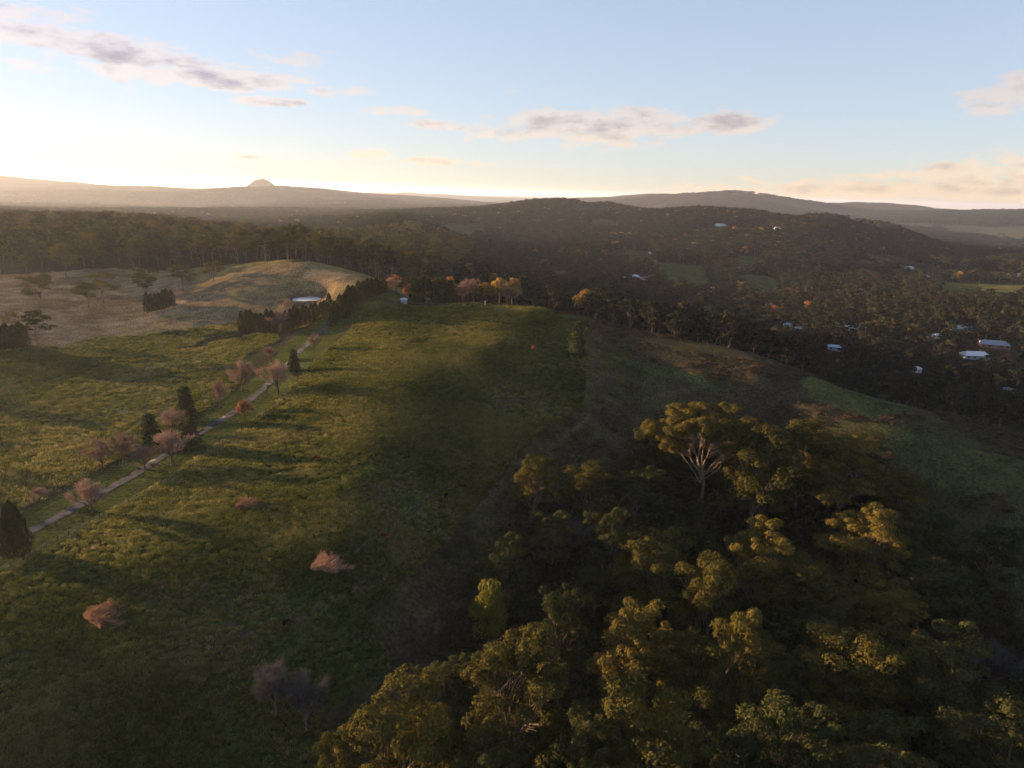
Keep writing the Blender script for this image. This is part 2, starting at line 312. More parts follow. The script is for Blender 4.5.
# ---- gum tree: height 1 unit = 10 m; returns (trunk mesh, crown mesh) built at real size h, crown radius w
def gum_meshes(seed, h=24, w=8, nl=6, per=9, nleaf=60, ls=.38, mat=None, bark=None, fork=.42, thin=1.0, lobes=None, clump=(.9, 1.9), dead=0, base_r=None, zlow=.5):
    rg = np.random.default_rng(seed); tb = Tubes(); mat = mat or M_gum; bark = bark or M_bark
    lean = rg.normal(size=2)*.04*h; fz = fork*h; fk = np.array([lean[0], lean[1], fz]); r0 = base_r or .013*h
    tb.tube(curve((0, 0, -1.0), fk, rg, .05, 7), r0, r0*.72, 8)
    if lobes is None:
        lobes = []
        for i in range(nl):
            a = 2.4*i+rg.uniform(-.3, .3); zf = (i+.5)/nl; q = rg.uniform(.45, .75)*(1-.55*zf**2)
            lobes.append((q*math.cos(a), q*math.sin(a), zlow+(.9-zlow)*zf+rg.uniform(-.04, .04), rg.uniform(.34, .50)))
    C = []; Rd = []
    for (lx, ly, lz, lr) in lobes:
        c = np.array([lx*w, ly*w, lz*h]); mid = fk + (c-fk)*.62; mid[2] = fk[2]+(c[2]-fk[2])*.72
        start = fk + np.array([0, 0, rg.uniform(-.16, 0)*h]); start[:2] *= start[2]/fz
        pl = curve(start, mid, rg, .26, 7); tb.tube(pl, r0*.45, r0*.18, 6)
        n = max(3, int(per*(lr/.36)**2)); k = 0
        while k < n:
            d = unit(rg.normal(size=3)); d[2] = d[2]*.75+.25; rad = lr*w*rg.uniform(.45, 1.0)
            q = c + d*rad*np.array([1, 1, .8]); q[2] = min(q[2], h*.985)
            C.append(q); Rd.append(rg.uniform(*clump)*(1.15-.3*rad/(lr*w))); k += 1
            s0 = pl[rg.integers(3, 6)]; tb.tube(curve(s0, q-np.array([0, 0, .2]), rg, .12, 4), r0*.12, r0*.04, 4)
    for i in range(dead):
        a = rg.uniform(0, 6.28); z0 = rg.uniform(.3, .6)*h; s0 = np.array([lean[0]*z0/fz, lean[1]*z0/fz, z0]) if z0 < fz else fk
        e = s0 + np.array([math.cos(a)*w*.75, math.sin(a)*w*.75, rg.uniform(.02, .16)*h]); pl = curve(s0, e, rg, .25, 6); tb.tube(pl, r0*.3, r0*.08, 5)
        for j in range(5): s1 = pl[rg.integers(2, 6)]; tb.tube(curve(s1, s1+rg.normal(size=3)*w*.2+np.array([0, 0, .06*h]), rg, .2, 4), r0*.1, r0*.03, 4)
    C = np.array(C); Rd = np.array(Rd); keep = rg.random(len(C)) < thin; C = C[keep]; Rd = Rd[keep]
    p, nn = clump_points(C, Rd, nleaf, rg, .72); V, Fc = leaves(p, nn, ls, rg, .55)
    return tb.mesh('gum_trunk', bark), npmesh('gum_crown', V, Fc, mat)
def round_tree(seed, h=10, w=4, mat=None, nleaf=2600, ls=.3, low=.12):
    rg = np.random.default_rng(seed); tb = Tubes(); tb.tube(curve((0, 0, -.5), (0, 0, h*.55), rg, .04), .03*h, .012*h, 6)
    n = 34; d = unit(rg.normal(size=(n, 3))); d[:, 2] = np.abs(d[:, 2])*1.1-.35; C = np.array([0, 0, h*.5])+d*np.array([w*.72, w*.72, h*.4])*rg.uniform(.6, 1, (n, 1)); C[:, 2] = np.clip(C[:, 2], low*h+.6, h*.9)
    for c in C[:12]: tb.tube(curve((0, 0, h*.3), c, rg, .1, 4), .012*h, .004*h, 4)
    p, nn = clump_points(C, rg.uniform(.22, .36, n)*w, nleaf//n, rg, .85, -.7); V, Fc = leaves(p, nn, ls, rg); return tb.mesh('trunk', M_barkd), npmesh('crown', V, Fc, mat)
def cypress(seed, h=12, w=1.7, n=1900, ls=.28, mat=None, top=.55, mid=.52):
    """columnar conifer made of upright sprays"""
    rg = np.random.default_rng(seed); z = rg.uniform(.04, 1, n)**.9; a = rg.uniform(0, 6.283, n); prof = np.minimum(1, (z+.06)/.16)**.5*np.maximum(1-np.maximum(z-mid, 0)/(1-mid), 0)**top
    lob = 1+.16*np.sin(a*5+z*4+seed)+.10*np.sin(a*11+z*23)+rg.normal(0, .05, n); r = w*prof*lob*rg.uniform(.82, 1.0, n)
    p = np.stack([r*np.cos(a), r*np.sin(a), z*h+rg.normal(0, .1, n)], 1); nn = unit(np.stack([np.cos(a), np.sin(a), .35+0*a], 1)+.4*rg.normal(size=(n, 3)))
    up = unit(np.array([0, 0, 1.0]) - nn*nn[:, 2:3]); b = np.cross(nn, up); s = (ls*rg.uniform(.7, 1.4, n))[:, None]
    V = np.stack([p-up*s, p-b*s*.5, p+up*s*1.4, p+b*s*.5], 1).reshape(-1, 3); tb = Tubes(); tb.tube([(0, 0, -.6), (0, 0, h*.4), (0, 0, h*.85)], .02*h, .006*h, 6)
    return tb.mesh('trunk', M_barkd), npmesh('crown', V, np.arange(4*n).reshape(n, 4), mat or M_cyp)
def conifer(seed, h=12, w=3.2, n=2600, ls=.32, layers=13, mat=None, power=.8):
    rg = np.random.default_rng(seed); tb = Tubes(); tb.tube([(0, 0, -.5), (0, 0, h*.5), (0, 0, h*.97)], .022*h, .004*h, 6); pp = []
    for i in range(layers):
        zf = .07+.9*i/layers; R0 = w*(1-zf)**power*rg.uniform(.85, 1.1); nb = 9
        for j in range(nb):
            a = 6.283*(j+rg.uniform(-.3, .3))/nb+i; L = R0*rg.uniform(.75, 1.1); e = np.array([math.cos(a)*L, math.sin(a)*L, zf*h-.12*L+.0*h])
            tb.tube([(0, 0, zf*h), e], .004*h, .0015*h, 3); m = max(6, int(n/(layers*nb)*(L/w+.3)*1.4)); t = rg.uniform(.15, 1, m)[:, None]
            pp.append(np.array([0, 0, zf*h])*(1-t)+e*t+rg.normal(size=(m, 3))*np.array([.12, .12, .05])*h*.35*(1-.3*t))
    p = np.concatenate(pp); nn = unit(np.stack([p[:, 0], p[:, 1], np.full(len(p), w*.5)], 1)/w+.45*rg.normal(size=p.shape)); V, Fc = leaves(p, nn, ls, rg)
    return tb.mesh('trunk', M_barkd), npmesh('crown', V, Fc, mat or M_con)
def bare_tree(seed, h=8, w=4, mat=None, n=1700, spread=1.0, bark=None, tw=.035):
    """leafless crown: a haze of fine twigs on upswept limbs"""
    rg = np.random.default_rng(seed); tb = Tubes(); fz = h*.22; tb.tube(curve((0, 0, -.5), (0, 0, fz), rg, .04), .028*h, .02*h, 7); base = np.array([0, 0, fz]); ends = []
    for i in range(9):
        a = 6.283*(i+rg.uniform(-.3, .3))/9; q = rg.uniform(.3, .95) if i % 3 else .2; e = np.array([math.cos(a)*w*.75*q, math.sin(a)*w*.75*q, h*(.86-.28*q*q)])
        pl = curve(base, e, rg, .1, 6); tb.tube(pl, .012*h, .004*h, 5)
        for j in range(7):
            s0 = pl[rg.integers(2, 6)]; d = unit(s0-np.array([0, 0, h*.1]))+.5*rg.normal(size=3); d[2] = abs(d[2])*.8; e2 = s0+unit(d)*w*rg.uniform(.2, .42); tb.tube(curve(s0, e2, rg, .1, 4), .004*h, .0015*h, 3); ends.append((s0, e2))
    ends = np.array(ends); k = rg.integers(0, len(ends), n); t = rg.uniform(.2, 1.1, n)[:, None]; p = ends[k, 0]*(1-t)+ends[k, 1]*t+rg.normal(size=(n, 3))*w*.06
    d = unit(unit(p-np.array([0, 0, h*.15]))+.45*rg.normal(size=(n, 3))); L = rg.uniform(.35, .9, n)[:, None]*w*.22; b = unit(np.cross(d, rg.normal(size=(n, 3))))*tw*(w/4)
    V = np.stack([p-b, p+b, p+d*L+b*.4, p+d*L-b*.4], 1).reshape(-1, 3); return tb.mesh('trunk', bark or M_barkd), npmesh('twigs', V, np.arange(4*n).reshape(n, 4), mat or M_pink)
def brush(seed, L=7, w=3, h=1.2, n=1500, mat=None):
    """dead brushwood fallen in a fan: long stems splayed on the ground"""
    rg = np.random.default_rng(seed); k = 5; st = rg.integers(0, k, n); ang = (st-(k-1)/2)*.26+rg.normal(0, .045, n); t = rg.uniform(0, 1, n)**.8*np.array([.65, 1, .8, .95, .55])[st]
    p = np.stack([t*L*np.cos(ang), t*L*np.sin(ang)*w/3*1.3, 1.8*h*np.abs(rg.normal(.25, .3, n))*np.sin(np.clip(t*1.1+.1, 0, 1)*3.0)+.1], 1)
    d = unit(np.stack([np.cos(ang), np.sin(ang), rg.normal(.25, .3, n)], 1)+.35*rg.normal(size=(n, 3))); d[:, 2] = np.abs(d[:, 2]); b = unit(np.cross(d, rg.normal(size=(n, 3))))*.05; l = rg.uniform(.4, 1.2, n)[:, None]
    V = np.stack([p-b, p+b, p+d*l+b*.3, p+d*l-b*.3], 1).reshape(-1, 3)-np.array([L*.5, 0, 0]); return npmesh('brush', V, np.arange(4*n).reshape(n, 4), mat or M_red)
# ------------------------------------------------------------------ scene bookkeeping
def link(o): SC.collection.objects.link(o); return o
def setp(o, label=None, cat=None, group=None, kind=None):
    for k, v in (('label', label), ('category', cat), ('group', group), ('kind', kind)):
        if v: o[k] = v
    return o
def mobj(name, me, parent=None):
    o = link(bpy.data.objects.new(name, me))
    if parent: o.parent = parent
    return o
def empty(name, loc, rz=0, s=(1, 1, 1)):
    o = link(bpy.data.objects.new(name, None)); o.location = loc; o.rotation_euler = (0, 0, rz); o.scale = s; o.empty_display_size = .5; return o
PROTO = {}
def plant(kind, name, meshes, x, y, label, cat, group=None, s=(1, 1, 1), rz=0, parts=('trunk', 'crown'), sink=0.0, rx=0):
    """a plant = Empty at its foot + trunk + crown; repeats are copies of the first one sharing its meshes"""
    key = (kind, name); z = float(H(x, y)[0])-sink
    if key not in PROTO:
        t = empty(name, (x, y, z), rz, s); ch = [mobj(pn, me, t) for pn, me in zip(parts, meshes)]; PROTO[key] = (t, ch)
    else:
        t0, ch0 = PROTO[key]; t = link(t0.copy()); t.location = (x, y, z); t.scale = s; t.rotation_euler = (0, 0, rz)
        for c in ch0: d = link(c.copy()); d.parent = t
        if 'group' in t.keys(): del t['group']
    t.rotation_euler[0] = rx
    return setp(t, label, cat, group)
def box(V, Fq, x0, x1, y0, y1, z0, z1):
    n = len(V); V += [(x0, y0, z0), (x1, y0, z0), (x1, y1, z0), (x0, y1, z0), (x0, y0, z1), (x1, y0, z1), (x1, y1, z1), (x0, y1, z1)]
    Fq += [(n, n+3, n+2, n+1), (n+4, n+5, n+6, n+7), (n, n+1, n+5, n+4), (n+1, n+2, n+6, n+5), (n+2, n+3, n+7, n+6), (n+3, n, n+4, n+7)]
def scatter(name, x, y, scl, idx, protos, label, cat, zoff=0.0, rg=None):
    """a mass nobody could count: points on the ground carrying plant meshes"""
    n = len(x); rg = rg or np.random.default_rng(len(x)); z = H(x, y)+zoff; me = bpy.data.meshes.new(name); me.vertices.add(n); me.vertices.foreach_set('co', np.stack([x, y, z], 1).astype(np.float32).ravel())
    a = me.attributes.new('scl', 'FLOAT_VECTOR', 'POINT'); a.data.foreach_set('vector', np.asarray(scl, np.float32).ravel())
    a = me.attributes.new('rot', 'FLOAT_VECTOR', 'POINT'); rt = np.zeros((n, 3), np.float32); rt[:, 2] = rg.uniform(0, 6.283, n); a.data.foreach_set('vector', rt.ravel())
    a = me.attributes.new('idx', 'INT', 'POINT'); a.data.foreach_set('value', np.asarray(idx, np.int32))
    col = bpy.data.collections.new(name+'_kinds')
    for i, ms in enumerate(protos): col.objects.link(bpy.data.objects.new('%s_%02d' % (name, i), ms))
    ng = bpy.data.node_groups.new(name, 'GeometryNodeTree'); ng.interface.new_socket('Geometry', in_out='INPUT', socket_type='NodeSocketGeometry'); ng.interface.new_socket('Geometry', in_out='OUTPUT', socket_type='NodeSocketGeometry')
    N = ng.nodes; L = ng.links; gi = N.new('NodeGroupInput'); go = N.new('NodeGroupOutput'); ci = N.new('GeometryNodeCollectionInfo'); ci.inputs['Collection'].default_value = col
    ci.inputs['Separate Children'].default_value = True; ci.inputs['Reset Children'].default_value = True
    ip = N.new('GeometryNodeInstanceOnPoints'); ip.inputs['Pick Instance'].default_value = True
    def attr(nm, t):
        q = N.new('GeometryNodeInputNamedAttribute'); q.data_type = t; q.inputs['Name'].default_value = nm; return q.outputs[0]
    L.new(gi.outputs[0], ip.inputs['Points']); L.new(ci.outputs[0], ip.inputs['Instance']); L.new(attr('idx', 'INT'), ip.inputs['Instance Index'])
    L.new(attr('rot', 'FLOAT_VECTOR'), ip.inputs['Rotation']); L.new(attr('scl', 'FLOAT_VECTOR'), ip.inputs['Scale']); L.new(ip.outputs[0], go.inputs[0])
    o = mobj(name, me); md = o.modifiers.new('scatter', 'NODES'); md.node_group = ng; return setp(o, label, cat, None, 'stuff')
def joined(*ms):
    """one mesh out of trunk + crown for plants seen only as part of a mass"""
    V = []; Fc = []; mi = []; mats = []; n = 0
    for k, m in enumerate(ms):
        v = np.empty(len(m.vertices)*3, np.float32); m.vertices.foreach_get('co', v); f = np.empty(len(m.loops), np.int32); m.loops.foreach_get('vertex_index', f)
        V.append(v.reshape(-1, 3)); Fc.append(f.reshape(-1, 4)+n); n += len(m.vertices); mi += [k]*len(m.polygons); mats.append(m.materials[0])
    me = npmesh('mass_tree', np.concatenate(V), np.concatenate(Fc), None)
    for m in mats: me.materials.append(m)
    me.polygons.foreach_set('material_index', np.array(mi, np.int32)); return me
# ------------------------------------------------------------------ lines on the ground
DRIVE = [hit(u, v)[:2] for u, v in ((-90, 592), (-40, 566), (0, 547), (28, 533), (80, 505), (130, 478), (165, 455), (190, 440), (215, 424), (235, 412), (262, 390), (285, 368), (302, 349), (322, 330), (333, 320))]
DRIVE.append(np.array(P(374, 301, Y=372)[:2])); DRIVE.append(np.array(P(396, 300, Y=400)[:2]))
def smooth_line(pl, step):
    pl = np.array([p[:2] for p in pl]); 
    for _ in range(3):
        q = [pl[0]]
        for a, b in zip(pl[:-1], pl[1:]): q += [a*.75+b*.25, a*.25+b*.75]
        q.append(pl[-1]); pl = np.array(q)
    s = np.concatenate([[0], np.cumsum(np.hypot(*np.diff(pl, axis=0).T))]); t = np.arange(0, s[-1], step); return np.stack([np.interp(t, s, pl[:, 0]), np.interp(t, s, pl[:, 1])], 1)
DL = smooth_line(DRIVE, 1.0)
# ------------------------------------------------------------------ ground colours (albedo zones in plan)
FIELD = wpoly([(-200, 760), (-60, 620), (0, 585), (130, 500), (230, 430), (330, 350), (365, 312), (400, 306), (470, 303.5), (540, 309), (600, 334), (640, 368), (600, 395), (550, 425), (505, 465), (455, 530), (405, 580), (340, 640), (270, 710), (150, 766), (0, 900)])
DRYP = wpoly([(-60, 352), (0, 346), (60, 347), (150, 318), (230, 292), (240, 275), (120, 268), (0, 272), (-150, 275), (-200, 330)])
GREENS = [wpoly(q) for q in ([(800, 378), (890, 396), (905, 415), (870, 418), (810, 398)], [(870, 422), (1060, 480), (1060, 540), (960, 500), (900, 465)], [(658, 262), (704, 266), (712, 293), (690, 294), (662, 280)],
    [(732, 274), (772, 277), (800, 300), (748, 298)], [(396, 222), (484, 223), (490, 237), (404, 238)], [(616, 249), (652, 251), (658, 265), (622, 265)], [(940, 282), (1030, 285), (1030, 303), (945, 300)], [(600, 350), (660, 378), (720, 392), (730, 384), (650, 362)], [(588, 220), (616, 220), (616, 231), (588, 231)], [(732, 256), (764, 256), (768, 270), (736, 270)])]
TRACKS = [wpoly(q) for q in ([(60, 700), (160, 650), (300, 560), (400, 520), (470, 470), (560, 420)], [(150, 720), (260, 640), (370, 585), (460, 520), (540, 450), (610, 400), (700, 388)], [(290, 470), (420, 430), (540, 400), (600, 380)], [(0, 440), (90, 400), (200, 350)], [(350, 340), (420, 330), (500, 335), (600, 350)])]
WOODL = wpoly([(-200, 268), (0, 276), (120, 267), (240, 263)]) + [(-150, 480), (-100, 470), (-65, 500), (-60, 1100), (-1400, 1100)]
LEFTP = [tuple(p) for p in DL[::10]]+[(-40, 420), (-60, 700), (-700, 700), (-700, 20)]
def flank(x, y):
    "open bracken slope between the paddock and the gully wood"
    return np.arctan2(x, y)+fbm(x/30, y/30, 3, 33)*.5 > R(-17)
def zones():
    x = GX.ravel(); y = GY.ravel(); r = np.hypot(x, y); n1 = fbm(x/18, y/18, 4, 3); n2 = fbm(x/70, y/70, 4, 8); jx = x+n1*34; jy = y+n2*50+fbm(x/9, y/9, 2, 90)*14
    near = r < 700; col = np.empty((len(x), 3)); grass = np.zeros(len(x))
    floor = np.array([.022, .019, .013]); green = np.array([.042, .055, .016]); olive = np.array([.145, .125, .045]); dry = np.array([.19, .14, .085]); brack = np.array([.046, .038, .024])
    col[:] = floor
    mid = (r > 600); t = sstep(-.02, .10, n2)[:, None]; col[mid] = (floor*(1-t)+np.array([.045, .04, .022])*t)[mid]
    far = r > 2300; nf = fbm(x/420, y/420, 4, 44); t = sstep(-.03, .07, nf)[:, None]; col[far] = (np.array([.022, .026, .018])*(1-t)+np.array([.036, .036, .024])*t)[far]
    # open hill country round the camera
    az = np.arctan2(x, y)+n1*.5; op = near & (az < -.3) ; col[op] = green
    inf = inpoly(jx, jy, FIELD); lf = near & ~flank(x, y) & ~inf & inpoly(x, y, LEFTP); col[near & ~flank(x, y) & ~inf & ~lf] = green*.85; tt = sstep(-.1, .12, n2)[:, None]
    td_ = sstep(-.12, .10, n1*.6+n2)[:, None]; gold = np.array([.20, .165, .07]); col[lf] = (green*(1-tt)+olive*tt)[lf]*.45+(gold*(1-td_)+dry*.9*td_)[lf]*.55; tf = sstep(-.08, .2, n1+n2*.6)[:, None]; grass[inf | lf] = 1
    slope = near & ~inf & flank(x, y) & (r < 480); dull = np.array([.042, .042, .02]); tb_ = sstep(-.1, .1, n2+n1*.5)[:, None]; col[slope] = ((brack*tb_+dull*(1-tb_))*(1-tf*.4)+floor*tf*.4)[slope]
    soft = sum(inpoly(jx+a, jy+b, FIELD)*1.0 for a, b in ((0, 0), (9, 0), (-9, 0), (0, 12), (0, -12), (16, 6), (-16, -6), (7, -18), (-7, 18)))/9
    soft = (soft*near)[:, None]; col = col*(1-soft)+(green*.85*(1-tf)+olive*.5*tf)*soft
    for tr in TRACKS: d_ = distline(x+n1*9, y+n1*9, tr); w_ = (.75*np.exp(-(d_/.9)**2)*near)[:, None]; col = col*(1-w_)+np.array([.10, .075, .045])*w_
    dl = distline(x, y, [P(500, 430, z=-77)[:2], P(450, 520, z=-82)[:2], P(400, 600, z=-86)[:2], P(300, 720, z=-90)[:2]]); gz = inf & (n1+.1*np.exp(-dl/15) > .11); col[gz] = brack*1.2
    dp = inpoly(jx, jy, DRYP); td = sstep(-.15, .15, n1)[:, None]; col[dp] = (dry*(1-td)+np.array([.12, .09, .05])*td)[dp]
    w = inpoly(jx, jy, WOODL); col[w] = floor*1.4; grass[dp] = .6; grass[w] = 0
    for g in GREENS: k = inpoly(x+n1*6, y+n2*8, g); col[k] = (np.array([.042, .052, .02])*(1-tf)+np.array([.065, .07, .026])*tf)[k]
    # grassy brow beyond the dam
    bx, by, _ = P(300, 268, Y=455); k = (np.hypot((x-bx-8)/85, (y-by+15)/75) < 1+n1) & ~w; col[k] = (olive*(1-tt)+dry*.75*tt)[k]; bx, by, _ = P(326, 276, Y=440); k = np.hypot((x-bx)/14, (y-by)/14) < 1+n1*2; col[k] = dry*1.1
    k = (_d.ravel() < 1.55+n1); col[k] = (.085, .06, .04)
    dd = distline(x, y, [tuple(p) for p in DL[::8]]); k = (dd < 12+n1*5) & near; col[k] = np.array([.05, .06, .018]); grass[k] = 0; k = (dd > 12) & (dd < 14+n1*4) & near; col[k] = (.05, .04, .026)
    return col, grass
ZC, ZG = zones()
def ground():
    m, N, L = new_mat('hill_country'); o = N.new('ShaderNodeOutputMaterial'); b = N.new('ShaderNodeBsdfDiffuse'); L.new(b.outputs[0], o.inputs[0]); b.inputs['Roughness'].default_value = .6
    at = N.new('ShaderNodeAttribute'); at.attribute_name = 'soil'; g = N.new('ShaderNodeNewGeometry')
    def nz(s, d, lo, hi):
        n = N.new('ShaderNodeTexNoise'); n.inputs['Scale'].default_value = s; n.inputs['Detail'].default_value = d; L.new(g.outputs['Position'], n.inputs[0]); mr = N.new('ShaderNodeMapRange')
        mr.inputs[1].default_value = .35; mr.inputs[2].default_value = .65; mr.inputs[3].default_value = lo; mr.inputs[4].default_value = hi; L.new(n.outputs[0], mr.inputs[0]); return n, mr.outputs[0]
    n1, a = nz(1.1, 6, .55, 1.45); n2, c = nz(.12, 4, .75, 1.25); mu = N.new('ShaderNodeMath'); mu.operation = 'MULTIPLY'; L.new(a, mu.inputs[0]); L.new(c, mu.inputs[1])
    v = N.new('ShaderNodeVectorMath'); v.operation = 'SCALE'; L.new(at.outputs['Color'], v.inputs[0]); L.new(mu.outputs[0], v.inputs['Scale']); L.new(v.outputs[0], b.inputs['Color'])
    bp = N.new('ShaderNodeBump'); bp.inputs['Strength'].default_value = .7; bp.inputs['Distance'].default_value = .35; L.new(n1.outputs[0], bp.inputs['Height']); L.new(bp.outputs[0], b.inputs['Normal'])
    nr, nc = GX.shape; V = np.stack([GX, GY, GZ], -1).reshape(-1, 3); i = np.arange(nr-1)[:, None]*nc+np.arange(nc-1)[None]; Fc = np.stack([i, i+nc, i+nc+1, i+1], -1).reshape(-1, 4)[:, ::-1]
    me = npmesh('ground', V, Fc, m, True); a = me.attributes.new('soil', 'FLOAT_COLOR', 'POINT'); a.data.foreach_set('color', np.hstack([ZC, np.ones((len(ZC), 1))]).astype(np.float32).ravel())
    setp(mobj('ground', me), kind='structure')
ground()
def ribbon(name, pl, w, lift, mat):
    t = unit(np.gradient(pl, axis=0)); nr = np.stack([-t[:, 1], t[:, 0]], 1); V = []; cols = [-1, -.92, 0, .92, 1]; rg = np.random.default_rng(4)
    for k, c in enumerate(cols): q = pl+nr*c*w/2*(1+.1*rg.normal(size=(len(pl), 1))*(abs(c) > .5)); V.append(np.stack([q[:, 0], q[:, 1], H(q[:, 0], q[:, 1])+lift], 1))
    V = np.stack(V, 1).reshape(-1, 3); i = np.arange(len(pl)-1)[:, None]*5+np.arange(4)[None]; Fc = np.stack([i, i+1, i+6, i+5], -1).reshape(-1, 4); return setp(mobj(name, npmesh(name, V, Fc, mat, True)), kind='structure')
ribbon('driveway', DL, 3.1, .12, M_road)
def pond():
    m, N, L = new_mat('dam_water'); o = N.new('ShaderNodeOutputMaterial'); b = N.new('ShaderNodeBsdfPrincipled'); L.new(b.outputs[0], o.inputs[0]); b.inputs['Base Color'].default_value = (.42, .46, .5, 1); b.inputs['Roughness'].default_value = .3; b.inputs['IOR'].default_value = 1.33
    n = N.new('ShaderNodeTexNoise'); n.inputs['Scale'].default_value = 3; g = N.new('ShaderNodeNewGeometry'); L.new(g.outputs['Position'], n.inputs[0]); bp = N.new('ShaderNodeBump'); bp.inputs['Strength'].default_value = .05; L.new(n.outputs[0], bp.inputs['Height']); L.new(bp.outputs[0], b.inputs['Normal'])
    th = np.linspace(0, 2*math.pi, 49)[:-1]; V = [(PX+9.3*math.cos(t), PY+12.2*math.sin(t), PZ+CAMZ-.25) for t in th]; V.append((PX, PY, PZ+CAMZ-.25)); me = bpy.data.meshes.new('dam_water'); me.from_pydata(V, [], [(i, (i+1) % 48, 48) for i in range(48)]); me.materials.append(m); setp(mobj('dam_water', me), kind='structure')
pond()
# ------------------------------------------------------------------ houses
HOUSES = []
def house(u, v, wpx, roof, wall, label, name='house', Y=None, rz=None, storeys=1, group=None, lscale=1.0):
    p = hit(u, v) if Y is None else np.array([*P(u, v, Y=Y)[:2], 0]); p[2] = H(p[0], p[1])[0]; Lh = max(3.0 if name == 'shed' else 5.0, wpx*p[1]/F*lscale); W = min(max(3.0 if name == 'shed' else 4.5, Lh*.55), 11); hh = (2.1 if name == 'shed' else 2.8)*storeys; rz = rz if rz is not None else (hash_(u)*.8-.4)
    t = empty(name, p, rz); V = []; Fq = []; box(V, Fq, -Lh/2, Lh/2, -W/2, W/2, -1.5, hh); w = mobj('wall', npmesh('wall', V, Fq, M_house[wall]), t)
    e = .5; rh = W*.26; V = [(-Lh/2-e, -W/2-e, hh-.1), (Lh/2+e, -W/2-e, hh-.1), (Lh/2+e, W/2+e, hh-.1), (-Lh/2-e, W/2+e, hh-.1), (-Lh/2+W*.25, 0, hh+rh), (Lh/2-W*.25, 0, hh+rh)]
    me = bpy.data.meshes.new('roof'); me.from_pydata(V, [], [(0, 1, 5, 4), (2, 3, 4, 5), (1, 2, 5), (3, 0, 4), (3, 2, 1, 0)]); me.materials.append(M_roof[roof]); r = mobj('roof', me, t)
    if Lh > 9 and name == 'house': V = []; Fq = []; box(V, Fq, Lh*.2, Lh*.2+.8, .6, 1.4, hh, hh+rh+1.0); mobj('chimney', npmesh('chimney', V, Fq, M_house[2]), r)
    n = max(1, int(Lh/4))
    for i in range(n):
        for s in range(storeys):
            cx = -Lh/2+Lh*(i+.5)/n
            V = []; Fq = []; dr = (i == n//2 and s == 0); box(V, Fq, cx-(.5 if dr else .7), cx+(.5 if dr else .7), -W/2-.04, -W/2+.02, (.05 if dr else .9)+2.8*s, 2.1+2.8*s); mobj('door' if dr else 'window', npmesh('opening', V, Fq, M_roof[2] if dr else M_glass), t)
    HOUSES.append((p[0], p[1], Lh)); return setp(t, label, 'shed' if name == 'shed' else name, group)
def hash_(n): return (math.sin(n*12.9898)*43758.5453) % 1.0
house(404, 300.5, 5.5, 4, 3, 'small pale blue shed beside the garden trees on the hill crest', 'shed', Y=372, rz=.1)
HL = [(631, 279, 17, 0, 3, 'long pale metal roofed house left of the bright green clearing in the valley'), (643, 280, 8, 0, 0, 'small pale outbuilding at the right end of the long metal roofed house'), (711, 290, 8, 3, 2, 'red tiled house below the bright green clearing'), (682, 323, 6, 1, 0, 'small bright white building alone in the dark valley trees below the golden tree'),
 (652, 254, 6, 0, 0, 'small white roofed house above the green clearing, left of its twin'), (660, 254, 7, 1, 0, 'small white roofed house above the green clearing, right of its twin'), (726, 336, 6, 4, 0, 'bluish cottage in the dark trees right of the lone white building'), (771, 337, 7, 0, 3, 'grey roofed cottage between two bluish ones in the dark trees'), (787, 327, 7, 4, 0, 'blue grey cottage upper one of a close pair'), (799, 331, 8, 2, 0, 'slate roofed cottage lower one of a close pair'),
 (834, 350, 12, 4, 3, 'blue roofed house below the long white row of roofs'), (840, 329, 11, 1, 0, 'left white roofed house in the long white row beneath the rust coloured tree'), (853, 330, 13, 0, 0, 'middle house in the long white row beneath the rust coloured tree'), (867, 332, 12, 1, 0, 'right white roofed house in the long white row beneath the rust coloured tree'),
 (850, 289, 7, 1, 0, 'small white house, left of a bright pair in the mid valley'), (861, 292, 10, 0, 0, 'white roofed house, right of a bright pair in the mid valley'), (909, 269, 8, 0, 0, 'white house among golden trees below the long ridge'), (925, 278, 7, 2, 1, 'grey house just right of the white house among golden trees'), (879, 267, 7, 2, 3, 'slate roofed house left of the white house among golden trees'), (937, 338, 9, 1, 0, 'bright white cottage between the long white row and the big grey roof'),
 (963, 331, 20, 2, 3, 'wide grey roofed house right of the bright white cottage'), (1015, 331, 13, 0, 0, 'white roofed house at the right edge of the valley'), (993, 347, 26, 2, 2, 'very wide grey roofed house with brick walls on the right'), (974, 358, 24, 1, 3, 'long low building with a white roof below the very wide grey house'), (916, 372, 6, 1, 0, 'tiny white shed above the green slope paddock'), (946, 294, 6, 4, 3, 'small bluish house on the right side of the mid valley'),
 (1016, 277, 16, 2, 3, 'long grey building at the right edge beneath the town'), (720, 226, 11, 1, 0, 'long white house high on the wooded ridge'), (778, 229, 7, 0, 0, 'white house on the ridge flank right of the long white one'), (775, 247, 6, 1, 1, 'cream house catching sun above the golden tree patch'), (690, 219, 8, 3, 2, 'red roofed house on the sunny ridge top, left one'), (705, 219, 9, 3, 1, 'cream walled red roofed house on the sunny ridge top, middle one'), (735, 218, 8, 3, 2, 'red roofed house on the sunny ridge top, right one'),
 (588, 254, 6, 1, 1, 'small cream house in the wooded valley left of the clearing'), (541, 267, 6, 4, 0, 'bluish cottage in the woods behind the garden trees'), (1008, 393, 8, 2, 3, 'dark slate roofed house low in the trees at the right edge')]
for (u, v, w, rf, wl, lb) in HL: house(u, v, w, rf, wl, lb)
for i, (u, w) in enumerate(((962, 12), (973, 16), (986, 8), (996, 14), (1009, 14), (1021, 14))):
    house(u, 246+.3*i, w, 1, 0, 'white roofed warehouse in the town row at the foot of the far hills', 'warehouse', Y=2900, rz=.05, storeys=3, group='town warehouses')
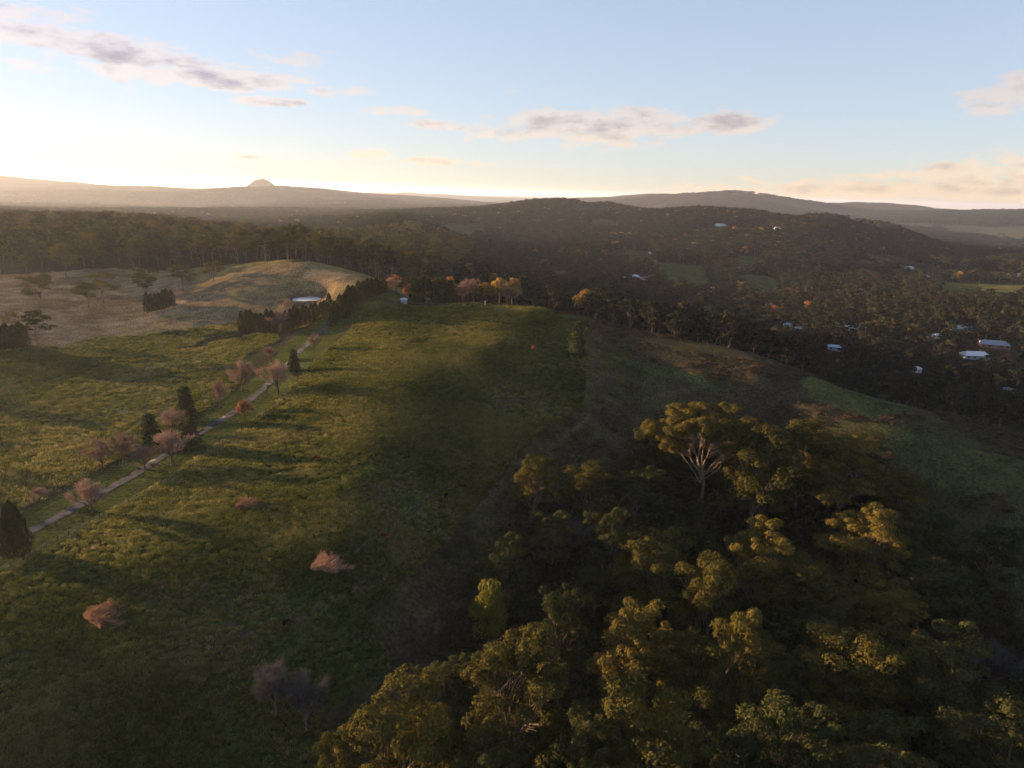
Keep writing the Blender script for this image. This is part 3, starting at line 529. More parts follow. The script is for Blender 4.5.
HXY = np.array([(a, b, c) for a, b, c in HOUSES])
def clear_houses(x, y, pad=4):
    ok = np.ones(len(x), bool)
    for hx, hy, L in HXY:
        r = math.hypot(hx, hy); dx, dy = hx/r, hy/r; a = (x-hx)*dx+(y-hy)*dy; b = (x-hx)*dy-(y-hy)*dx
        ln = min(34+r*.014, 80); ok &= ~((a > -ln) & (a < pad+4) & (np.abs(b) < L/2+2+(pad-5)))
    return ok
# ------------------------------------------------------------------ tree meshes
rs = np.random.default_rng(11)
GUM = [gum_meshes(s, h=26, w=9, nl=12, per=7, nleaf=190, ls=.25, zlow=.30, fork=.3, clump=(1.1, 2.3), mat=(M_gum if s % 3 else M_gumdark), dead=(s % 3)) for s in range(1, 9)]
GUMB = [gum_meshes(20+s, h=22, w=7.5, nl=8, per=6, nleaf=60, ls=.42, mat=M_gumwood, clump=(1.1, 1.9), zlow=.38) for s in range(6)]
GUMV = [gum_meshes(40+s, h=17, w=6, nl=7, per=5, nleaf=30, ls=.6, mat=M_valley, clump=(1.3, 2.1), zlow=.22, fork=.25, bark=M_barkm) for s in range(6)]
HERO = gum_meshes(77, h=39, w=16, per=42, nleaf=210, ls=.26, fork=.5, base_r=.5, dead=1, clump=(1.2, 2.2),
    lobes=[(-.78, .1, .78, .26), (-.45, -.2, .84, .32), (-.30, .2, .90, .30), (.05, .3, .90, .24), (.45, .1, .92, .24), (.62, -.1, .80, .30), (.5, -.3, .68, .28), (.88, .2, .72, .24), (-.55, -.1, .68, .28), (-.1, .3, .78, .2), (.12, -.35, .80, .24), (-.1, -.35, .88, .26), (.3, -.4, .86, .24), (.9, -.1, .82, .24)])
def target(u, vtop, Y): x, y, z = P(u, vtop, Y=Y); return x, y, z+CAMZ-float(H(x, y)[0])
def gum_at(u, vt, hw, Y, label, i, src=GUM, h0=26, w0=9, name='gum_tree', group=None, rz=None, hh=None):
    if vt < 460 and u > 650:
        Y *= .93; x, y, h = target(u, vt, Y)
        while h < 24 and Y > 120: Y *= .97; x, y, h = target(u, vt, Y)
    else: h = hh or (18 if vt < 480 else 23+8*hash_(u*1.7+vt)); x, y, _q = hit(u, vt, h)
    w = min(1.15*hw*math.hypot(x, y)/F, h*.5)
    sw = w/w0; sz = h/h0; return plant('gum', '%s' % name if False else name, src[i % len(src)], x, y, label, 'gum tree', group, (sw, sw, sz), rz if rz is not None else hash_(u+vt)*6.28) if False else _gum(x, y, sw, sz, label, i, src, group, rz if rz is not None else hash_(u+vt)*6.28)
GP = {}
def _gum(x, y, sw, sz, label, i, src, group, rz, name='gum_tree', cat='gum tree'):
    k = (id(src), i % len(src)); z = float(H(x, y)[0])
    if k not in GP:
        t = empty(name, (x, y, z)); GP[k] = (t, [mobj('trunk', src[i % len(src)][0], t), mobj('crown', src[i % len(src)][1], t)])
    else:
        t0, ch = GP[k]; t = link(t0.copy()); t.name = name
        for c in ch: d = link(c.copy()); d.parent = t
        if 'group' in t.keys(): del t['group']
    t.location = (x, y, z); t.rotation_euler = (0, 0, rz); t.scale = (sw, sw, sz); OCC.append((x, y, 9*sw)); return setp(t, label, cat, group)
OCC = []
# ---- foreground gully gums (crown centre u, crown top v, half width, distance, what it looks like)
x, y, h = target(705, 407, 206); _gum(x, y, 1.1, h/39, 'very tall spreading gum tree with pale forked trunk and sunlit crown, tallest in the gully', 0, [HERO], None, .1)
FG = [(590, 465, 34, 200, 'sunlit gum with bare pale limbs left of the tallest gum', 1), (536, 458, 24, 214, 'rusty gold gum tree at the top left of the gully wood', 4), 
 (516, 632, 62, 140, 'broad yellow green gum with a puffy domed crown left of the gully centre', 7), (400, 696, 78, 118, 'large puffy gum crown lit gold at the bottom edge of the wood', 1), (655, 535, 48, 172, 'gum with bright olive crown directly beneath the tallest gum', 4),
 (640, 606, 48, 150, 'gum with twisted bare branch poking from its left side in mid gully', 2), (742, 614, 38, 141, 'gum with orange lit top and bare grey limbs on its right', 5), (655, 690, 75, 119, 'wide olive gum crown at the bottom centre of the wood', 7), (765, 419, 38, 212, 'gum with dead spiky top just right of the tallest gum', 5),
 (808, 426, 42, 222, 'gum with a rusty upper crown behind the spiky topped one', 1), (765, 470, 32, 192, 'brightly lit small crowned gum with a pale fork below the spiky gum', 8), (850, 436, 44, 214, 'dense rusty topped gum at the upper right shoulder of the wood', 4), (873, 507, 55, 178, 'flat topped gum with golden tufts on the right of the wood', 2),
 (815, 560, 52, 162, 'open crowned gum with sunlit tufts in the right half of the gully', 5), (885, 585, 48, 155, 'gum with a golden right flank beside the dark eastern gully', 4), (850, 636, 60, 140, 'gum with a thin see through golden crown over pale limbs', 1), (590, 700, 42, 120, 'dark half shaded gum between the puffy gum and the bottom centre gum', 3),
 (725, 722, 52, 113, 'dusky gum crown at the bottom edge right of the wide olive one', 6), (905, 470, 38, 204, 'olive gum next to the grassy slope at the wood upper right corner', 7), (790, 700, 58, 120, 'dark gum with long pale leaning trunk near the bottom edge', 3), (885, 722, 60, 118, 'shaded gum whose pale trunk leans in the bottom right darkness', 6),
 (940, 560, 45, 170, 'dark rounded gum in the shade of the eastern gully', 3), (700, 640, 42, 138, 'olive gum between two golden crowned gums in mid gully', 5), (565, 585, 34, 168, 'dark green gum hidden behind the broad domed one', 6), (712, 560, 40, 165, 'olive gum crown wedged right of the bright olive gum', 1), (765, 520, 38, 178, 'olive gum below the brightly lit small crowned one', 2), (480, 735, 44, 114, 'dark low gum between the bottom gold crown and the wide olive crown', 6),
 (640, 470, 30, 212, 'shaded dark gum left of the tallest gum trunk', 3), (610, 505, 28, 198, 'dusky gum right of the one with bare pale limbs', 6), (955, 640, 50, 150, 'darkest gum at the right edge of the wood', 3), (1000, 700, 55, 130, 'shaded gum in the bottom right corner', 6), (338, 742, 36, 100, 'low puffy gum at the far left tip of the gully wood', 7)]
for k, (u, vt, hw, Y, lb, i) in enumerate(FG): gum_at(u, vt, hw, Y, lb, i-1)
LIMEY = round_tree(5, h=16, w=6, mat=M_lime, nleaf=5200, ls=.32)
x, y, _q = hit(490, 567, 22); h = 22; w = 28*math.hypot(x, y)/F; plant('lime', 'round_tree', LIMEY, x, y, 'rounded yellow green tree standing alone at the left edge of the gully wood', 'tree', None, (w/6, w/6, h/16), 1); OCC.append((x, y, w))
# filler gums under and between
rg = np.random.default_rng(3); SH = []
GULLY = [P(590, 480, z=-88)[:2], P(690, 440, z=-85)[:2], P(850, 465, z=-86)[:2], P(920, 520, z=-93)[:2], P(1100, 640, z=-106)[:2], (190, 40), (0, 30), P(380, 800, z=-96)[:2], P(450, 620, z=-95)[:2], P(510, 520, z=-88)[:2]]
cnt = 0
while cnt < 72:
    x = rg.uniform(-40, 200); y = rg.uniform(45, 270)
    if not inpoly(np.array([x]), np.array([y]), GULLY)[0]: continue
    if any(math.hypot(x-a, y-b) < .5*c+3 for a, b, c in OCC): continue
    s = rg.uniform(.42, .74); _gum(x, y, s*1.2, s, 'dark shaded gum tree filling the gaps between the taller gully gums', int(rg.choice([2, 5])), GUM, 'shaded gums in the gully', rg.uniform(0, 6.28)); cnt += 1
# ---- grey bare trees at the foot of the field
BARE = [bare_tree(60+i, h=8, w=4, mat=M_grey, n=5200, tw=.02, bark=M_barkm) for i in range(3)]; BP = [bare_tree(70+i, h=8, w=4.2, mat=M_pink, n=3000, tw=.03) for i in range(4)]
def bare_at(u, vb, hpx, hw, label, src, i, kind, Y=None, name='bare_tree', group=None):
    hw, hpx = (hw*1.35, hpx*1.2) if kind == 'pink' else (hw*1.15, hpx)
    p = hit(u, vb) if Y is None else P(u, vb, Y=Y); d = math.hypot(p[0], p[1]); s = hpx*p[1]/F/8.0/.93; w = hw*p[1]/F/4.0
    return plant(kind+str(i), name, src[i], p[0], p[1], label, 'bare tree', group, (w, w, s), hash_(u)*6.28, ('trunk', 'twigs'))
for q in [(276, 715, 62, 32, 'grey leafless tree, left of the pair at the foot of the field', 0), (306, 730, 66, 30, 'grey leafless tree, right of the pair at the foot of the field', 1), (405, 712, 38, 30, 'bluish grey leafless tree behind the large puffy gum', 2), (575, 555, 34, 28, 'grey leafless tree in the dark hollow below the pale limbed gum', 0), (775, 716, 60, 34, 'leafless tree with grey twigs right of the orange topped gum', 1),
          (990, 690, 50, 34, 'misty grey leafless tree in the dark eastern gully', 2), (950, 610, 36, 26, 'faint grey leafless tree above the bottom right corner', 0)]: bare_at(*q[:5], BARE, q[5], 'grey')
# ---- pale leafless trees along the driveway
for q in [(92, 513, 28, 20, 'low pinkish leafless tree close to the near end of the driveway', 0), (40, 503, 13, 9, 'small pinkish bare tree beside the far verge of the near driveway', 1), (103, 470, 26, 14, 'thin pinkish leafless tree at the left end of the roadside clump', 2), (124, 466, 28, 16, 'rusty leafless tree second from the left in the roadside clump', 3), (145, 470, 22, 16, 'pale leafless tree overhanging the driveway in the roadside clump', 0),
          (172, 465, 28, 20, 'wide pinkish leafless tree at the right end of the roadside clump', 1), (172, 432, 18, 13, 'pinkish leafless tree behind the two dark conifers', 2), (220, 410, 24, 9, 'narrow ashen bare tree between conifers and orange bush', 1), (243, 392, 25, 14, 'round pink leafless tree above the orange bush', 3), (278, 394, 26, 17, 'broad pinkish leafless tree next to the driveway before the small conifer', 0), (315, 352, 14, 6, 'ashen little bare tree right of the driveway beyond the small conifer', 2),
          (278, 333, 17, 12, 'pinkish leafless tree at the end of the short hedge row', 1), (270, 362, 12, 8, 'tiny ruddy bare tree left of the driveway', 3)]: bare_at(*q[:5], BP, q[5], 'pink')
def con_at(u, vb, hpx, hw, label, ms, h0, w0, kind, name='conifer', cat='conifer', group=None, Y=None, rz=0):
    p = hit(u, vb) if Y is None else P(u, vb, Y=Y); return plant(kind, name, ms, p[0], p[1], label, cat, group, (hw*p[1]/F/w0, hw*p[1]/F/w0, hpx*p[1]/F/h0/.95), rz)
CON = [conifer(1, 12, 3.2), conifer(2, 12, 2.4, power=.7), conifer(3, 12, 3.6)]; EGG = cypress(9, 14, 4.4, 5200, .34, mid=.3, top=.55); ORB = round_tree(8, 7, 3.2, M_orange, 2600, .25, .04)
con_at(152, 447, 38, 15, 'broad dark conifer on the left of the pair behind the bare clump', CON[0], 12, 3.2, 'c0'); con_at(187, 420, 37, 13, 'slender tall dark spire conifer behind the roadside clump', CON[1], 12, 2.4, 'c1'); con_at(192, 449, 36, 16, 'dense dark conifer in front of the slender spire', CON[2], 12, 3.6, 'c2')
con_at(294, 373, 26, 9, 'small dark conifer standing alone right of the driveway', CON[0], 12, 3.2, 'c0', rz=2); con_at(17, 556, 62, 15, 'big dark egg shaped conifer at the left edge beside the driveway', EGG, 14, 4.4, 'egg'); con_at(245, 418, 21, 10, 'orange leafed round bush beside the driveway', ORB, 7, 3.2, 'orb', 'bush', 'bush')
con_at(577, 356, 36, 11, 'lone dark conifer with a golden tip on the crest slope', CON[1], 12, 2.4, 'c1', rz=1); con_at(534, 352, 8, 4, 'tiny dark bush on the upper field', ORB, 7, 3.2, 'orb', 'bush', 'bush')
# ---- cypress rows
CYP = [cypress(30+i, 12, 1.9, 1700, .26) for i in range(4)]
def row(u0, v0, u1, v1, n, hpx0, hpx1, label, group, hw=1.0, Y0=None, Y1=None, tops=None):
    a = hit(u0, v0) if Y0 is None else np.array(P(u0, v0, Y=Y0)); b = hit(u1, v1) if Y1 is None else np.array(P(u1, v1, Y=Y1)); sp = np.hypot(*(b-a)[:2])/max(n-1, 1)
    for i in range(n):
        t = i/max(n-1, 1); p = a*(1-t)+b*t; px = (hpx0*(1-t)+hpx1*t)*(.82+.34*hash_(i*2.3+u0)); h = px*p[1]/F/.97
        if tops: h = target(u0+(u1-u0)*t, float(np.interp(t, *tops)), p[1])[2]*(.88+.2*hash_(i+u0))
        w = hw*(.92+.2*hash_(i*3+u0))
        plant('cyp%d' % (i % 4), 'cypress_tree', CYP[i % 4], p[0]+rs.normal(0, .3), p[1]+rs.normal(0, .4), label, 'cypress', group, (w, w, h/12), hash_(i)*6)
row(242, 332, 272, 334, 7, 21, 22, 'dark dense cypress in the short row left of the dam road', 'cypresses in the short row', 1.15)
row(286, 331, 329, 313, 11, 20, 17, 'dark cypress in the middle row between the dam and the driveway', 'cypresses in the middle row', 1.0)
row(331, 333, 384, 302, 13, 26, 24, 'tall dark cypress in the long row right of the driveway', 'cypresses in the long row', 1.3, 340, 385, ((0, .22, .4, .72, 1), (307, 292, 284, 279, 279)))
row(148, 313, 171, 307, 7, 20, 19, 'dark cypress in the clipped block out in the dry paddock', 'cypresses of the paddock block', 1.0)
row(-14, 352, 23, 348, 6, 24, 26, 'dark cypress in the dense row at the left edge', 'cypresses at the left edge', 1.6)
# ---- garden trees of the homestead on the crest
def garden():
    items = [(390, 278, 14, 'p', 'rosy bare garden tree left of the shed'), (396, 272, 12, 'o', 'rust coloured garden tree above the shed'), (410, 282, 10, 'o', 'small orange garden tree beside the shed'), (417, 276, 8, 'c', 'dark pointed garden conifer right of the shed'), (424, 270, 12, 'g', 'olive garden tree behind the shed conifers'), (436, 284, 8, 'p', 'low rosy garden tree in front of the dark pair'),
             (437, 276, 6, 'c', 'dark garden conifer, first of the crest group of three'), (443, 275, 6, 'c', 'dark garden conifer, second of the crest group of three'), (450, 278, 6, 'c', 'dark garden conifer, third of the crest group of three'), (448, 273, 13, 'o', 'bright orange garden tree behind the dark conifers'), (463, 282, 13, 'p', 'wide pinkish bare garden tree mid crest'), (474, 279, 13, 'p', 'tall pinkish bare garden tree mid crest'), (486, 277, 14, 'L', 'yellow green domed garden tree right of the pink ones'),
             (500, 270, 11, 'L', 'golden garden tree with a ragged top, left of two'), (513, 270, 12, 'L', 'golden garden tree with a ragged top, right of two'), (508, 284, 14, 'p', 'low mauve bare garden tree below the golden pair'), (430, 276, 9, 'o', 'dull orange garden tree between two conifers')]
    for k, (u, vt, hw, t, lb) in enumerate(items):
        Y = 392+10*hash_(k)-(8 if t == 'c' else 0); x, y, h = target(u, vt, Y); w = hw*Y/F
        if t == 'p': plant('pink%d' % (k % 4), 'bare_tree', BP[k % 4], x, y, lb, 'bare tree', None, (w/4, w/4, h/8), k, ('trunk', 'twigs'))
        elif t == 'c': plant('c1', 'conifer', CON[1], x, y, lb, 'conifer', None, (w/1.8, w/1.8, h/12), k)
        else:
            ms = {'o': GO, 'g': GG, 'L': GLt}[t]; plant('gt'+t, 'garden_tree', ms, x, y, lb, 'garden tree', None, (w/4, w/4, h/10), k)
GO = round_tree(21, 10, 4, M_orange, 2600, .3, .1); GG = round_tree(22, 10, 4, M_con, 2600, .3, .1); GLt = round_tree(23, 10, 4, M_gold, 2600, .3, .15)
garden()
x, y, h = target(587, 281, 395); plant('gtL', 'garden_tree', GLt, x, y, 'lone golden tree just beyond the crest above the lone dark conifer', 'tree', None, (14*395/F/4,)*2+(max(h, 12)/10,), 2)
# ---- scattered paddock gums on the left
PG = [(88, 308, 27, 20, 'spreading gum in the dry paddock, middle of three'), (105, 303, 30, 17, 'pale crowned gum behind the spreading paddock gum'), (38, 308, 34, 17, 'tall thin crowned gum in the dry paddock towards the left'), (38, 345, 36, 16, 'straggly gum beside the dense cypress row at the left'), (146, 298, 30, 15, 'open gum with pale forked trunk above the cypress block'), (183, 291, 28, 14, 'rounded sunny gum right of the cypress block'),
      (214, 281, 20, 14, 'low broad gum near the wood edge'), (238, 264, 34, 15, 'gum with a long white trunk at the wood edge'), (12, 330, 18, 9, 'small pale gum peeping over the left edge cypresses'), (68, 280, 36, 17, 'wood edge gum with a white trunk on the far left'), (93, 270, 36, 15, 'wood edge gum with a straight white trunk'), (265, 262, 34, 13, 'slim gum at the wood edge over the grassy brow'), (135, 272, 34, 16, 'leafy wood edge gum above the dry paddock')]
for k, (u, vb, hp, hw, lb) in enumerate(PG):
    p = hit(u, vb); _gum(p[0], p[1], min(hw*1.05, hp*.62)*p[1]/F/7.5, hp*p[1]/F/22/.95, lb, k, GUMB, None, k*1.3)
# ---- left woodland: the nearest trees one by one, the rest as a mass
def poisson(poly, d, rg, n, bounds, extra=None):
    x = rg.uniform(bounds[0], bounds[1], n); y = rg.uniform(bounds[2], bounds[3], n); k = inpoly(x, y, poly); x = x[k]; y = y[k]; cell = {}; keep = []
    dd = d(x, y) if callable(d) else np.full(len(x), d)
    for i in range(len(x)):
        c = (int(x[i]//12), int(y[i]//12)); bad = False; m = int(dd[i]//12)+1
        for a in range(c[0]-m, c[0]+m+1):
            for b in range(c[1]-m, c[1]+m+1):
                for j in cell.get((a, b), ()):
                    if (x[i]-x[j])**2+(y[i]-y[j])**2 < dd[i]**2: bad = True; break
                if bad: break
            if bad: break
        if not bad: cell.setdefault(c, []).append(i); keep.append(i)
    return x[keep], y[keep]
rg = np.random.default_rng(8)
wx, wy = poisson(WOODL, lambda x, y: 10+7*vnoise(x/25, y/25, 4), rg, 16000, (-1400, -60, 440, 1100)); vis = (np.abs(wx/wy) < .8); wx, wy = wx[vis], wy[vis]; o = np.argsort(np.hypot(wx, wy)); wx, wy = wx[o], wy[o]
NW = 75
for i in range(min(NW, len(wx))):
    s = rg.uniform(.6, 1.2); _gum(wx[i], wy[i], s*1.1, s, 'olive gum tree in the front ranks of the wood behind the dry paddock', i, GUMB, 'woodland gums behind the dry paddock', rg.uniform(0, 6.28))
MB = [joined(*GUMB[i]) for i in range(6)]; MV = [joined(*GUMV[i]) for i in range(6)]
MG = [joined(*gum_meshes(90+i, h=15, w=6, nl=7, per=5, nleaf=30, ls=.6, mat=m_, clump=(1.2, 2.0), zlow=.3, bark=M_barkm)) for i, m_ in enumerate((M_gold, M_orange))]+[joined(*bare_tree(95, 12, 6, M_pink, 500, tw=.12)), joined(*bare_tree(96, 13, 6, M_grey, 500, tw=.10)), joined(*conifer(97, 17, 4, 900, .7, 9))]
n = len(wx)-NW; s = rg.uniform(.55, 1.25, n); scatter('woodland', wx[NW:], wy[NW:], np.stack([s*1.1, s*1.1, s], 1), rg.integers(0, 6, n), MB, 'dense olive gum woodland behind the dry paddock', 'woodland')
# ---- valley trees
def valley_ok(x, y):
    r = np.hypot(x, y); ok = r > 0
    for g in GREENS: ok &= ~inpoly(x, y, g)
    ok &= ~inpoly(x, y, WOODL) & clear_houses(x, y)
    u, v = project(x, y, H(x, y)+8); return ok & (u > -60) & (u < 1084)
CR = [P(u, v, Y=Y)[:2] for u, v, Y in ((385, 288, 440), (470, 300, 415), (545, 300, 415), (600, 322, 360), (650, 342, 335), (700, 362, 320), (760, 378, 315), (800, 384, 318), (890, 398, 395), (905, 420, 330), (960, 436, 300), (1100, 470, 270))]
V1 = CR+[(1100, 330), (1500, 1150), (-180, 1150), (-150, 480), (-70, 470)]
vx, vy = poisson(V1, lambda x, y: 8.5+np.hypot(x, y)*.0025, rg, 42000, (-200, 1400, 250, 1150)); k = valley_ok(vx, vy); vx, vy = vx[k], vy[k]; o = np.argsort(np.hypot(vx, vy)); vx, vy = vx[o], vy[o]
NV = 70
for i in range(NV):
    s = rg.uniform(.6, 1.1); _gum(vx[i], vy[i], s*1.1, s, 'dusky gum tree on the valley side just below the grassy crest', i, GUMV, 'valley side gums below the crest', rg.uniform(0, 6.28))
def kinds(n, x, y):
    q = rg.random(n); idx = rg.integers(0, 6, n); cl = fbm(x/60, y/60, 2, 77); a = q < .035+.9*np.clip(cl, 0, .3); idx[a] = 6+rg.choice([0, 0, 1, 2, 3, 3, 4, 4], a.sum()); return idx
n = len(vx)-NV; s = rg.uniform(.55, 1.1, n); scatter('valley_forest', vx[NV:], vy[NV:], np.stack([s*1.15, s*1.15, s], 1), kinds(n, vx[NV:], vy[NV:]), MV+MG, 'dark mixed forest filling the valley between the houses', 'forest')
def fan(r0, r1, n, seed, a0=-38, a1=39):
    g = np.random.default_rng(seed); a = np.radians(g.uniform(a0, a1, n)); r = np.sqrt(g.uniform(r0**2, r1**2, n)); return r*np.sin(a), r*np.cos(a), g
x, y, g = fan(1050, 3000, 60000, 5)
k = valley_ok(x, y) & (fbm(x/240, y/240, 3, 52) > -.10) & ~((y < 1150) & (x > -180)); x, y = x[k], y[k]; n = len(x); s = g.uniform(.7, 1.25, n)
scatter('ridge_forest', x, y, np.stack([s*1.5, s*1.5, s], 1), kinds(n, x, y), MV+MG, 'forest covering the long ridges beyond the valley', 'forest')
x, y, g = fan(3000, 7000, 50000, 6); k = (fbm(x/420, y/420, 4, 44) < .07); x, y = x[k], y[k]; n = len(x); s = g.uniform(.8, 1.3, n)
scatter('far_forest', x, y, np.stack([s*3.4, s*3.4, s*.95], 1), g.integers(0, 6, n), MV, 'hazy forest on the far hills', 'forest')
# ---- undergrowth of gully and bracken slopes
SHR = []
for i in range(4):
    g = np.random.default_rng(200+i); C = g.normal(size=(7, 3))*np.array([.8, .8, .2])+np.array([0, 0, .5]); p, nn = clump_points(C, g.uniform(.4, .8, 7), 34, g, .8); V, Fc = leaves(p, nn, .16, g); SHR.append(npmesh('shrub', V, Fc, M_under if i < 2 else M_brack))
g = np.random.default_rng(12); x = g.uniform(-60, 320, 60000); y = g.uniform(60, 400, 60000); inG = inpoly(x, y, GULLY); fl = inpoly(x, y, FIELD); az = np.arctan2(x, y)
onslope = (~fl) & flank(x, y) & (np.hypot(x, y) < 420) & ~inpoly(x, y, V1); keep = (inG & (g.random(60000) < .6)) | (onslope & ~inG & (fbm(x/16, y/16, 3, 21) > .0) & (g.random(60000) < .8))
for gr in GREENS: keep &= ~inpoly(x, y, gr) | (g.random(60000) < .12)
x, y = x[keep], y[keep]; n = len(x); s = np.where(inpoly(x, y, GULLY), g.uniform(.8, 2.4, n), g.uniform(.3, .9, n)); idx = np.where(inpoly(x, y, GULLY), g.integers(0, 2, n), g.integers(1, 4, n))
scatter('undergrowth', x, y, np.stack([s, s, s*.8], 1), idx, SHR, 'dark bracken and scrub on the gully slopes', 'undergrowth')
# ---- tussock grass
TUS = []
for i in range(4):
    g = np.random.default_rng(300+i); m = 40; a = g.uniform(0, 6.283, m); r = .34*np.sqrt(g.random(m)); b = np.stack([r*np.cos(a), r*np.sin(a), np.zeros(m)], 1); d = np.stack([np.cos(a)*.5, np.sin(a)*.5, np.ones(m)], 1)+g.normal(size=(m, 3))*.2; t = np.stack([-np.sin(a), np.cos(a), 0*a], 1)*.04
    tip = b+unit(d)*g.uniform(.25, .5, m)[:, None]; V = np.stack([b-t, b+t, tip+t*.5, tip-t*.5], 1).reshape(-1, 3); TUS.append(npmesh('tussock', V, np.arange(4*m).reshape(m, 4), M_gr))
g = np.random.default_rng(14); NT = 330000; a = np.radians(g.uniform(-43, 6, NT)); r = np.sqrt(g.uniform(85**2, 400**2, NT)); x = r*np.sin(a); y = r*np.cos(a)
dd = distline(x, y, [tuple(p) for p in DL[::10]]); fl = inpoly(x, y, FIELD); left = ~flank(x, y) & ~fl
dn = fbm(x/30, y/30, 3, 61); k = (fl | left) & (dd > 12) & ~inpoly(x, y, DRYP) & (g.random(NT) < np.where(left & inpoly(x, y, LEFTP), .17+.3*dn, .42+1.5*dn)) & (np.hypot((x-PX)/11.5, (y-PY)/19) > 1.5)
x, y = x[k], y[k]; n = len(x); s = g.uniform(1.0, 2.9, n)*np.clip(np.hypot(x, y)/230, .6, 1)*(1+1.2*np.clip(dn[k], -.2, .3)); scatter('tussock_grass', x, y, np.stack([s*1.1, s*1.1, s*.8], 1), g.integers(0, 4, n), TUS, 'tufted yellow green pasture grass on the hill paddocks', 'grass')
# ---- fallen brush in the field
for k, (u, v, L, w, h, rz, lb) in enumerate([(330, 566, 40, 22, 1.5, .5, 'reddish heap of fallen brushwood, largest of the three in the paddock'), (106, 617, 46, 24, 1.1, .1, 'brown heap of fallen brushwood low in the paddock on the left'), (250, 506, 30, 16, 1.1, .6, 'small rusty heap of brushwood near mid paddock')]):
    p = hit(u, v); f = p[1]/F*1.1; me = brush(400+k, L*f, w*f/3*2.0, h); o = mobj('brush_pile', me); o.location = p; o.rotation_euler = (0, 0, rz); setp(o, lb, 'brush pile')
# ---- cattle
def cow_mesh(mat):
    me = bpy.data.meshes.new('cow'); V = [(0, 0, 1.05), (-.55, 0, 1.1), (.5, 0, 1.08), (.85, 0, 1.05), (1.15, 0, .8), (1.4, 0, .45), (-.8, 0, 1.15)]; E = [(0, 1), (0, 2), (2, 3), (3, 4), (4, 5), (1, 6)]; Rr = [.40, .36, .36, .24, .17, .11, .14]
    for sx, kx, root in ((.55, 0.0, 2), (-.6, -.12, 1)):
        for sy in (-.2, .2): n = len(V); V += [(sx, sy, .75), (sx+kx, sy, .42), (sx, sy, .05)]; E += [(root, n), (n, n+1), (n+1, n+2)]; Rr += [.16, .09, .07]
    n = len(V); V += [(-.98, 0, .95), (-1.0, 0, .45)]; E += [(6, n), (n, n+1)]; Rr += [.05, .05]
    for sy in (-1, 1): n = len(V); V.append((1.08, sy*.26, .92)); E.append((4, n)); Rr.append(.05)
    me.from_pydata(V, E, []); o = bpy.data.objects.new('cow_skin', me); link(o); md = o.modifiers.new('s', 'SKIN'); sv = me.skin_vertices[0].data
    for i, r in enumerate(Rr): sv[i].radius = (r, r); sv[i].use_root = (i == 0)
    o.modifiers.new('u', 'SUBSURF').levels = 1; dg = bpy.context.evaluated_depsgraph_get(); dg.update(); m2 = bpy.data.meshes.new_from_object(o.evaluated_get(dg)); bpy.data.objects.remove(o); m2.materials.clear(); m2.materials.append(mat)
    for p in m2.polygons: p.use_smooth = True
    return m2
CB = cow_mesh(M_cow); CRd = cow_mesh(M_cowr)
for (u, v, me, rz, lb) in [(463, 488, CB, .4, 'black cow grazing at the field edge, upper one of two by the bracken'), (446, 498, CB, 1.2, 'black cow grazing at the field edge, lower one of two by the bracken'), (383, 538, CRd, .3, 'reddish cow grazing alone right of the largest brush heap'), (287, 626, CB, .7, 'black cow grazing low on the paddock above the grey bare trees'), (317, 460, CRd, 0, 'red brown cow grazing high in mid paddock')]:
    p = hit(u, v); o = mobj('cow', me); o.location = p; o.rotation_euler = (0, 0, rz); o.scale = (.95,)*3; setp(o, lb, 'cow')
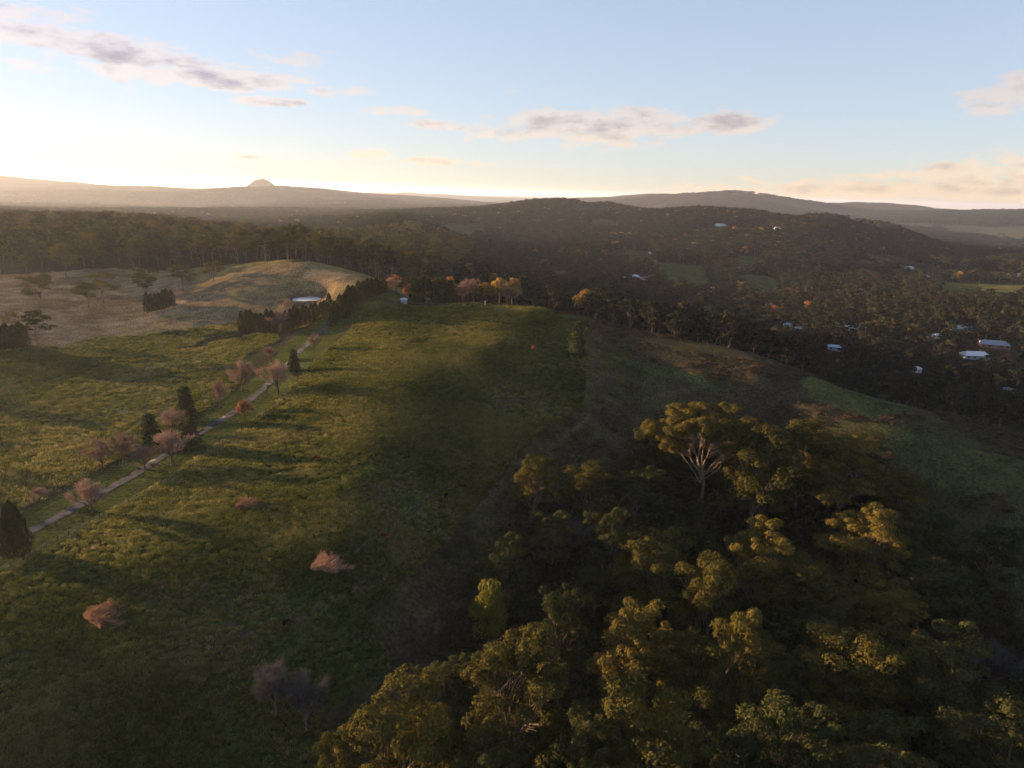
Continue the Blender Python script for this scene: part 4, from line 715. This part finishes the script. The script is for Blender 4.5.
# ---- fences
def fence(uv, n, label, wh=False):
    pl = np.array([hit(u, v)[:2] if len((u, v)) == 2 else 0 for u, v in uv]); s = np.concatenate([[0], np.cumsum(np.hypot(*np.diff(pl, axis=0).T))]); t = np.linspace(0, s[-1], n); x = np.interp(t, s, pl[:, 0]); y = np.interp(t, s, pl[:, 1]); z = H(x, y)
    f = empty('wire_fence', (x[0], y[0], z[0])); V = []; Fq = []; box(V, Fq, -.07, .07, -.07, .07, -.3, 1.25); pm = npmesh('post', V, Fq, M_post); tb = Tubes()
    for i in range(n): o = mobj('post', pm, f); o.location = (x[i]-x[0], y[i]-y[0], z[i]-z[0])
    for hgt in (.45, .8, 1.12): tb.tube(np.stack([x-x[0], y-y[0], z-z[0]+hgt], 1), .012, .012, 3)
    mobj('wires', tb.mesh('wires', M_wire), f); setp(f, label, 'fence')
fence([(-30, 590), (20, 562), (60, 540), (130, 502), (190, 468), (250, 425), (300, 388)], 46, 'post and wire fence along the field side of the driveway'); fence([(30, 505), (60, 488), (100, 468)], 18, 'short post and wire fence on the far verge of the near driveway')
fence([(355, 556), (385, 535), (410, 512), (432, 496), (470, 470)], 26, 'wire fence crossing the paddock towards the black cows'); fence([(58, 349), (100, 333), (150, 316), (200, 299), (232, 288)], 60, 'wire fence dividing the dry paddock from the green one')
p = hit(485, 305.5); V = []; Fq = []; box(V, Fq, -.2, .2, -.2, .2, -.3, 2.2); box(V, Fq, -.27, .27, -.27, .27, 2.2, 2.35); o = mobj('marker_post', npmesh('marker_post', V, Fq, M_white)); o.location = p; setp(o, 'short white marker post on the crest of the field', 'post')
# ---- shade trees standing left of the picture, which throw the long shadows across the paddocks
for k, (x, y, s) in enumerate([(-260, 215, .9), (-285, 238, 1), (-300, 262, .8), (-240, 262, .6), (-330, 300, 1), (-205, 150, .7), (-230, 120, .9), (-250, 95, 1), (-215, 100, .8)]):
    _gum(x, y, s, s, 'gum tree outside the picture on the left rise', k, GUMB, 'gums on the left rise', k)
# ------------------------------------------------------------------ haze
def haze():
    m, N, L = new_mat('haze_air'); o = N.new('ShaderNodeOutputMaterial'); v = N.new('ShaderNodeVolumePrincipled'); v.inputs['Color'].default_value = (.66, .76, .95, 1); v.inputs['Density'].default_value = 3.6e-5; v.inputs['Anisotropy'].default_value = .4; L.new(v.outputs[0], o.inputs['Volume'])
    V = []; Fq = []; z1 = max(float(GZ[LR < math.log(40000)].max()), CAMZ)+25; z0 = float(GZ.min())-1.5; box(V, Fq, -61000, 61000, -61000, 61000, z0, z1); setp(mobj('haze', npmesh('haze', V, Fq, m)), 'thin bluish evening haze over the whole landscape', 'haze', None, 'stuff'); print('haze', z0, z1)
haze()
print('objects', len(SC.objects), 'woods', len(wx), 'valley', len(vx), 'tussocks', n)
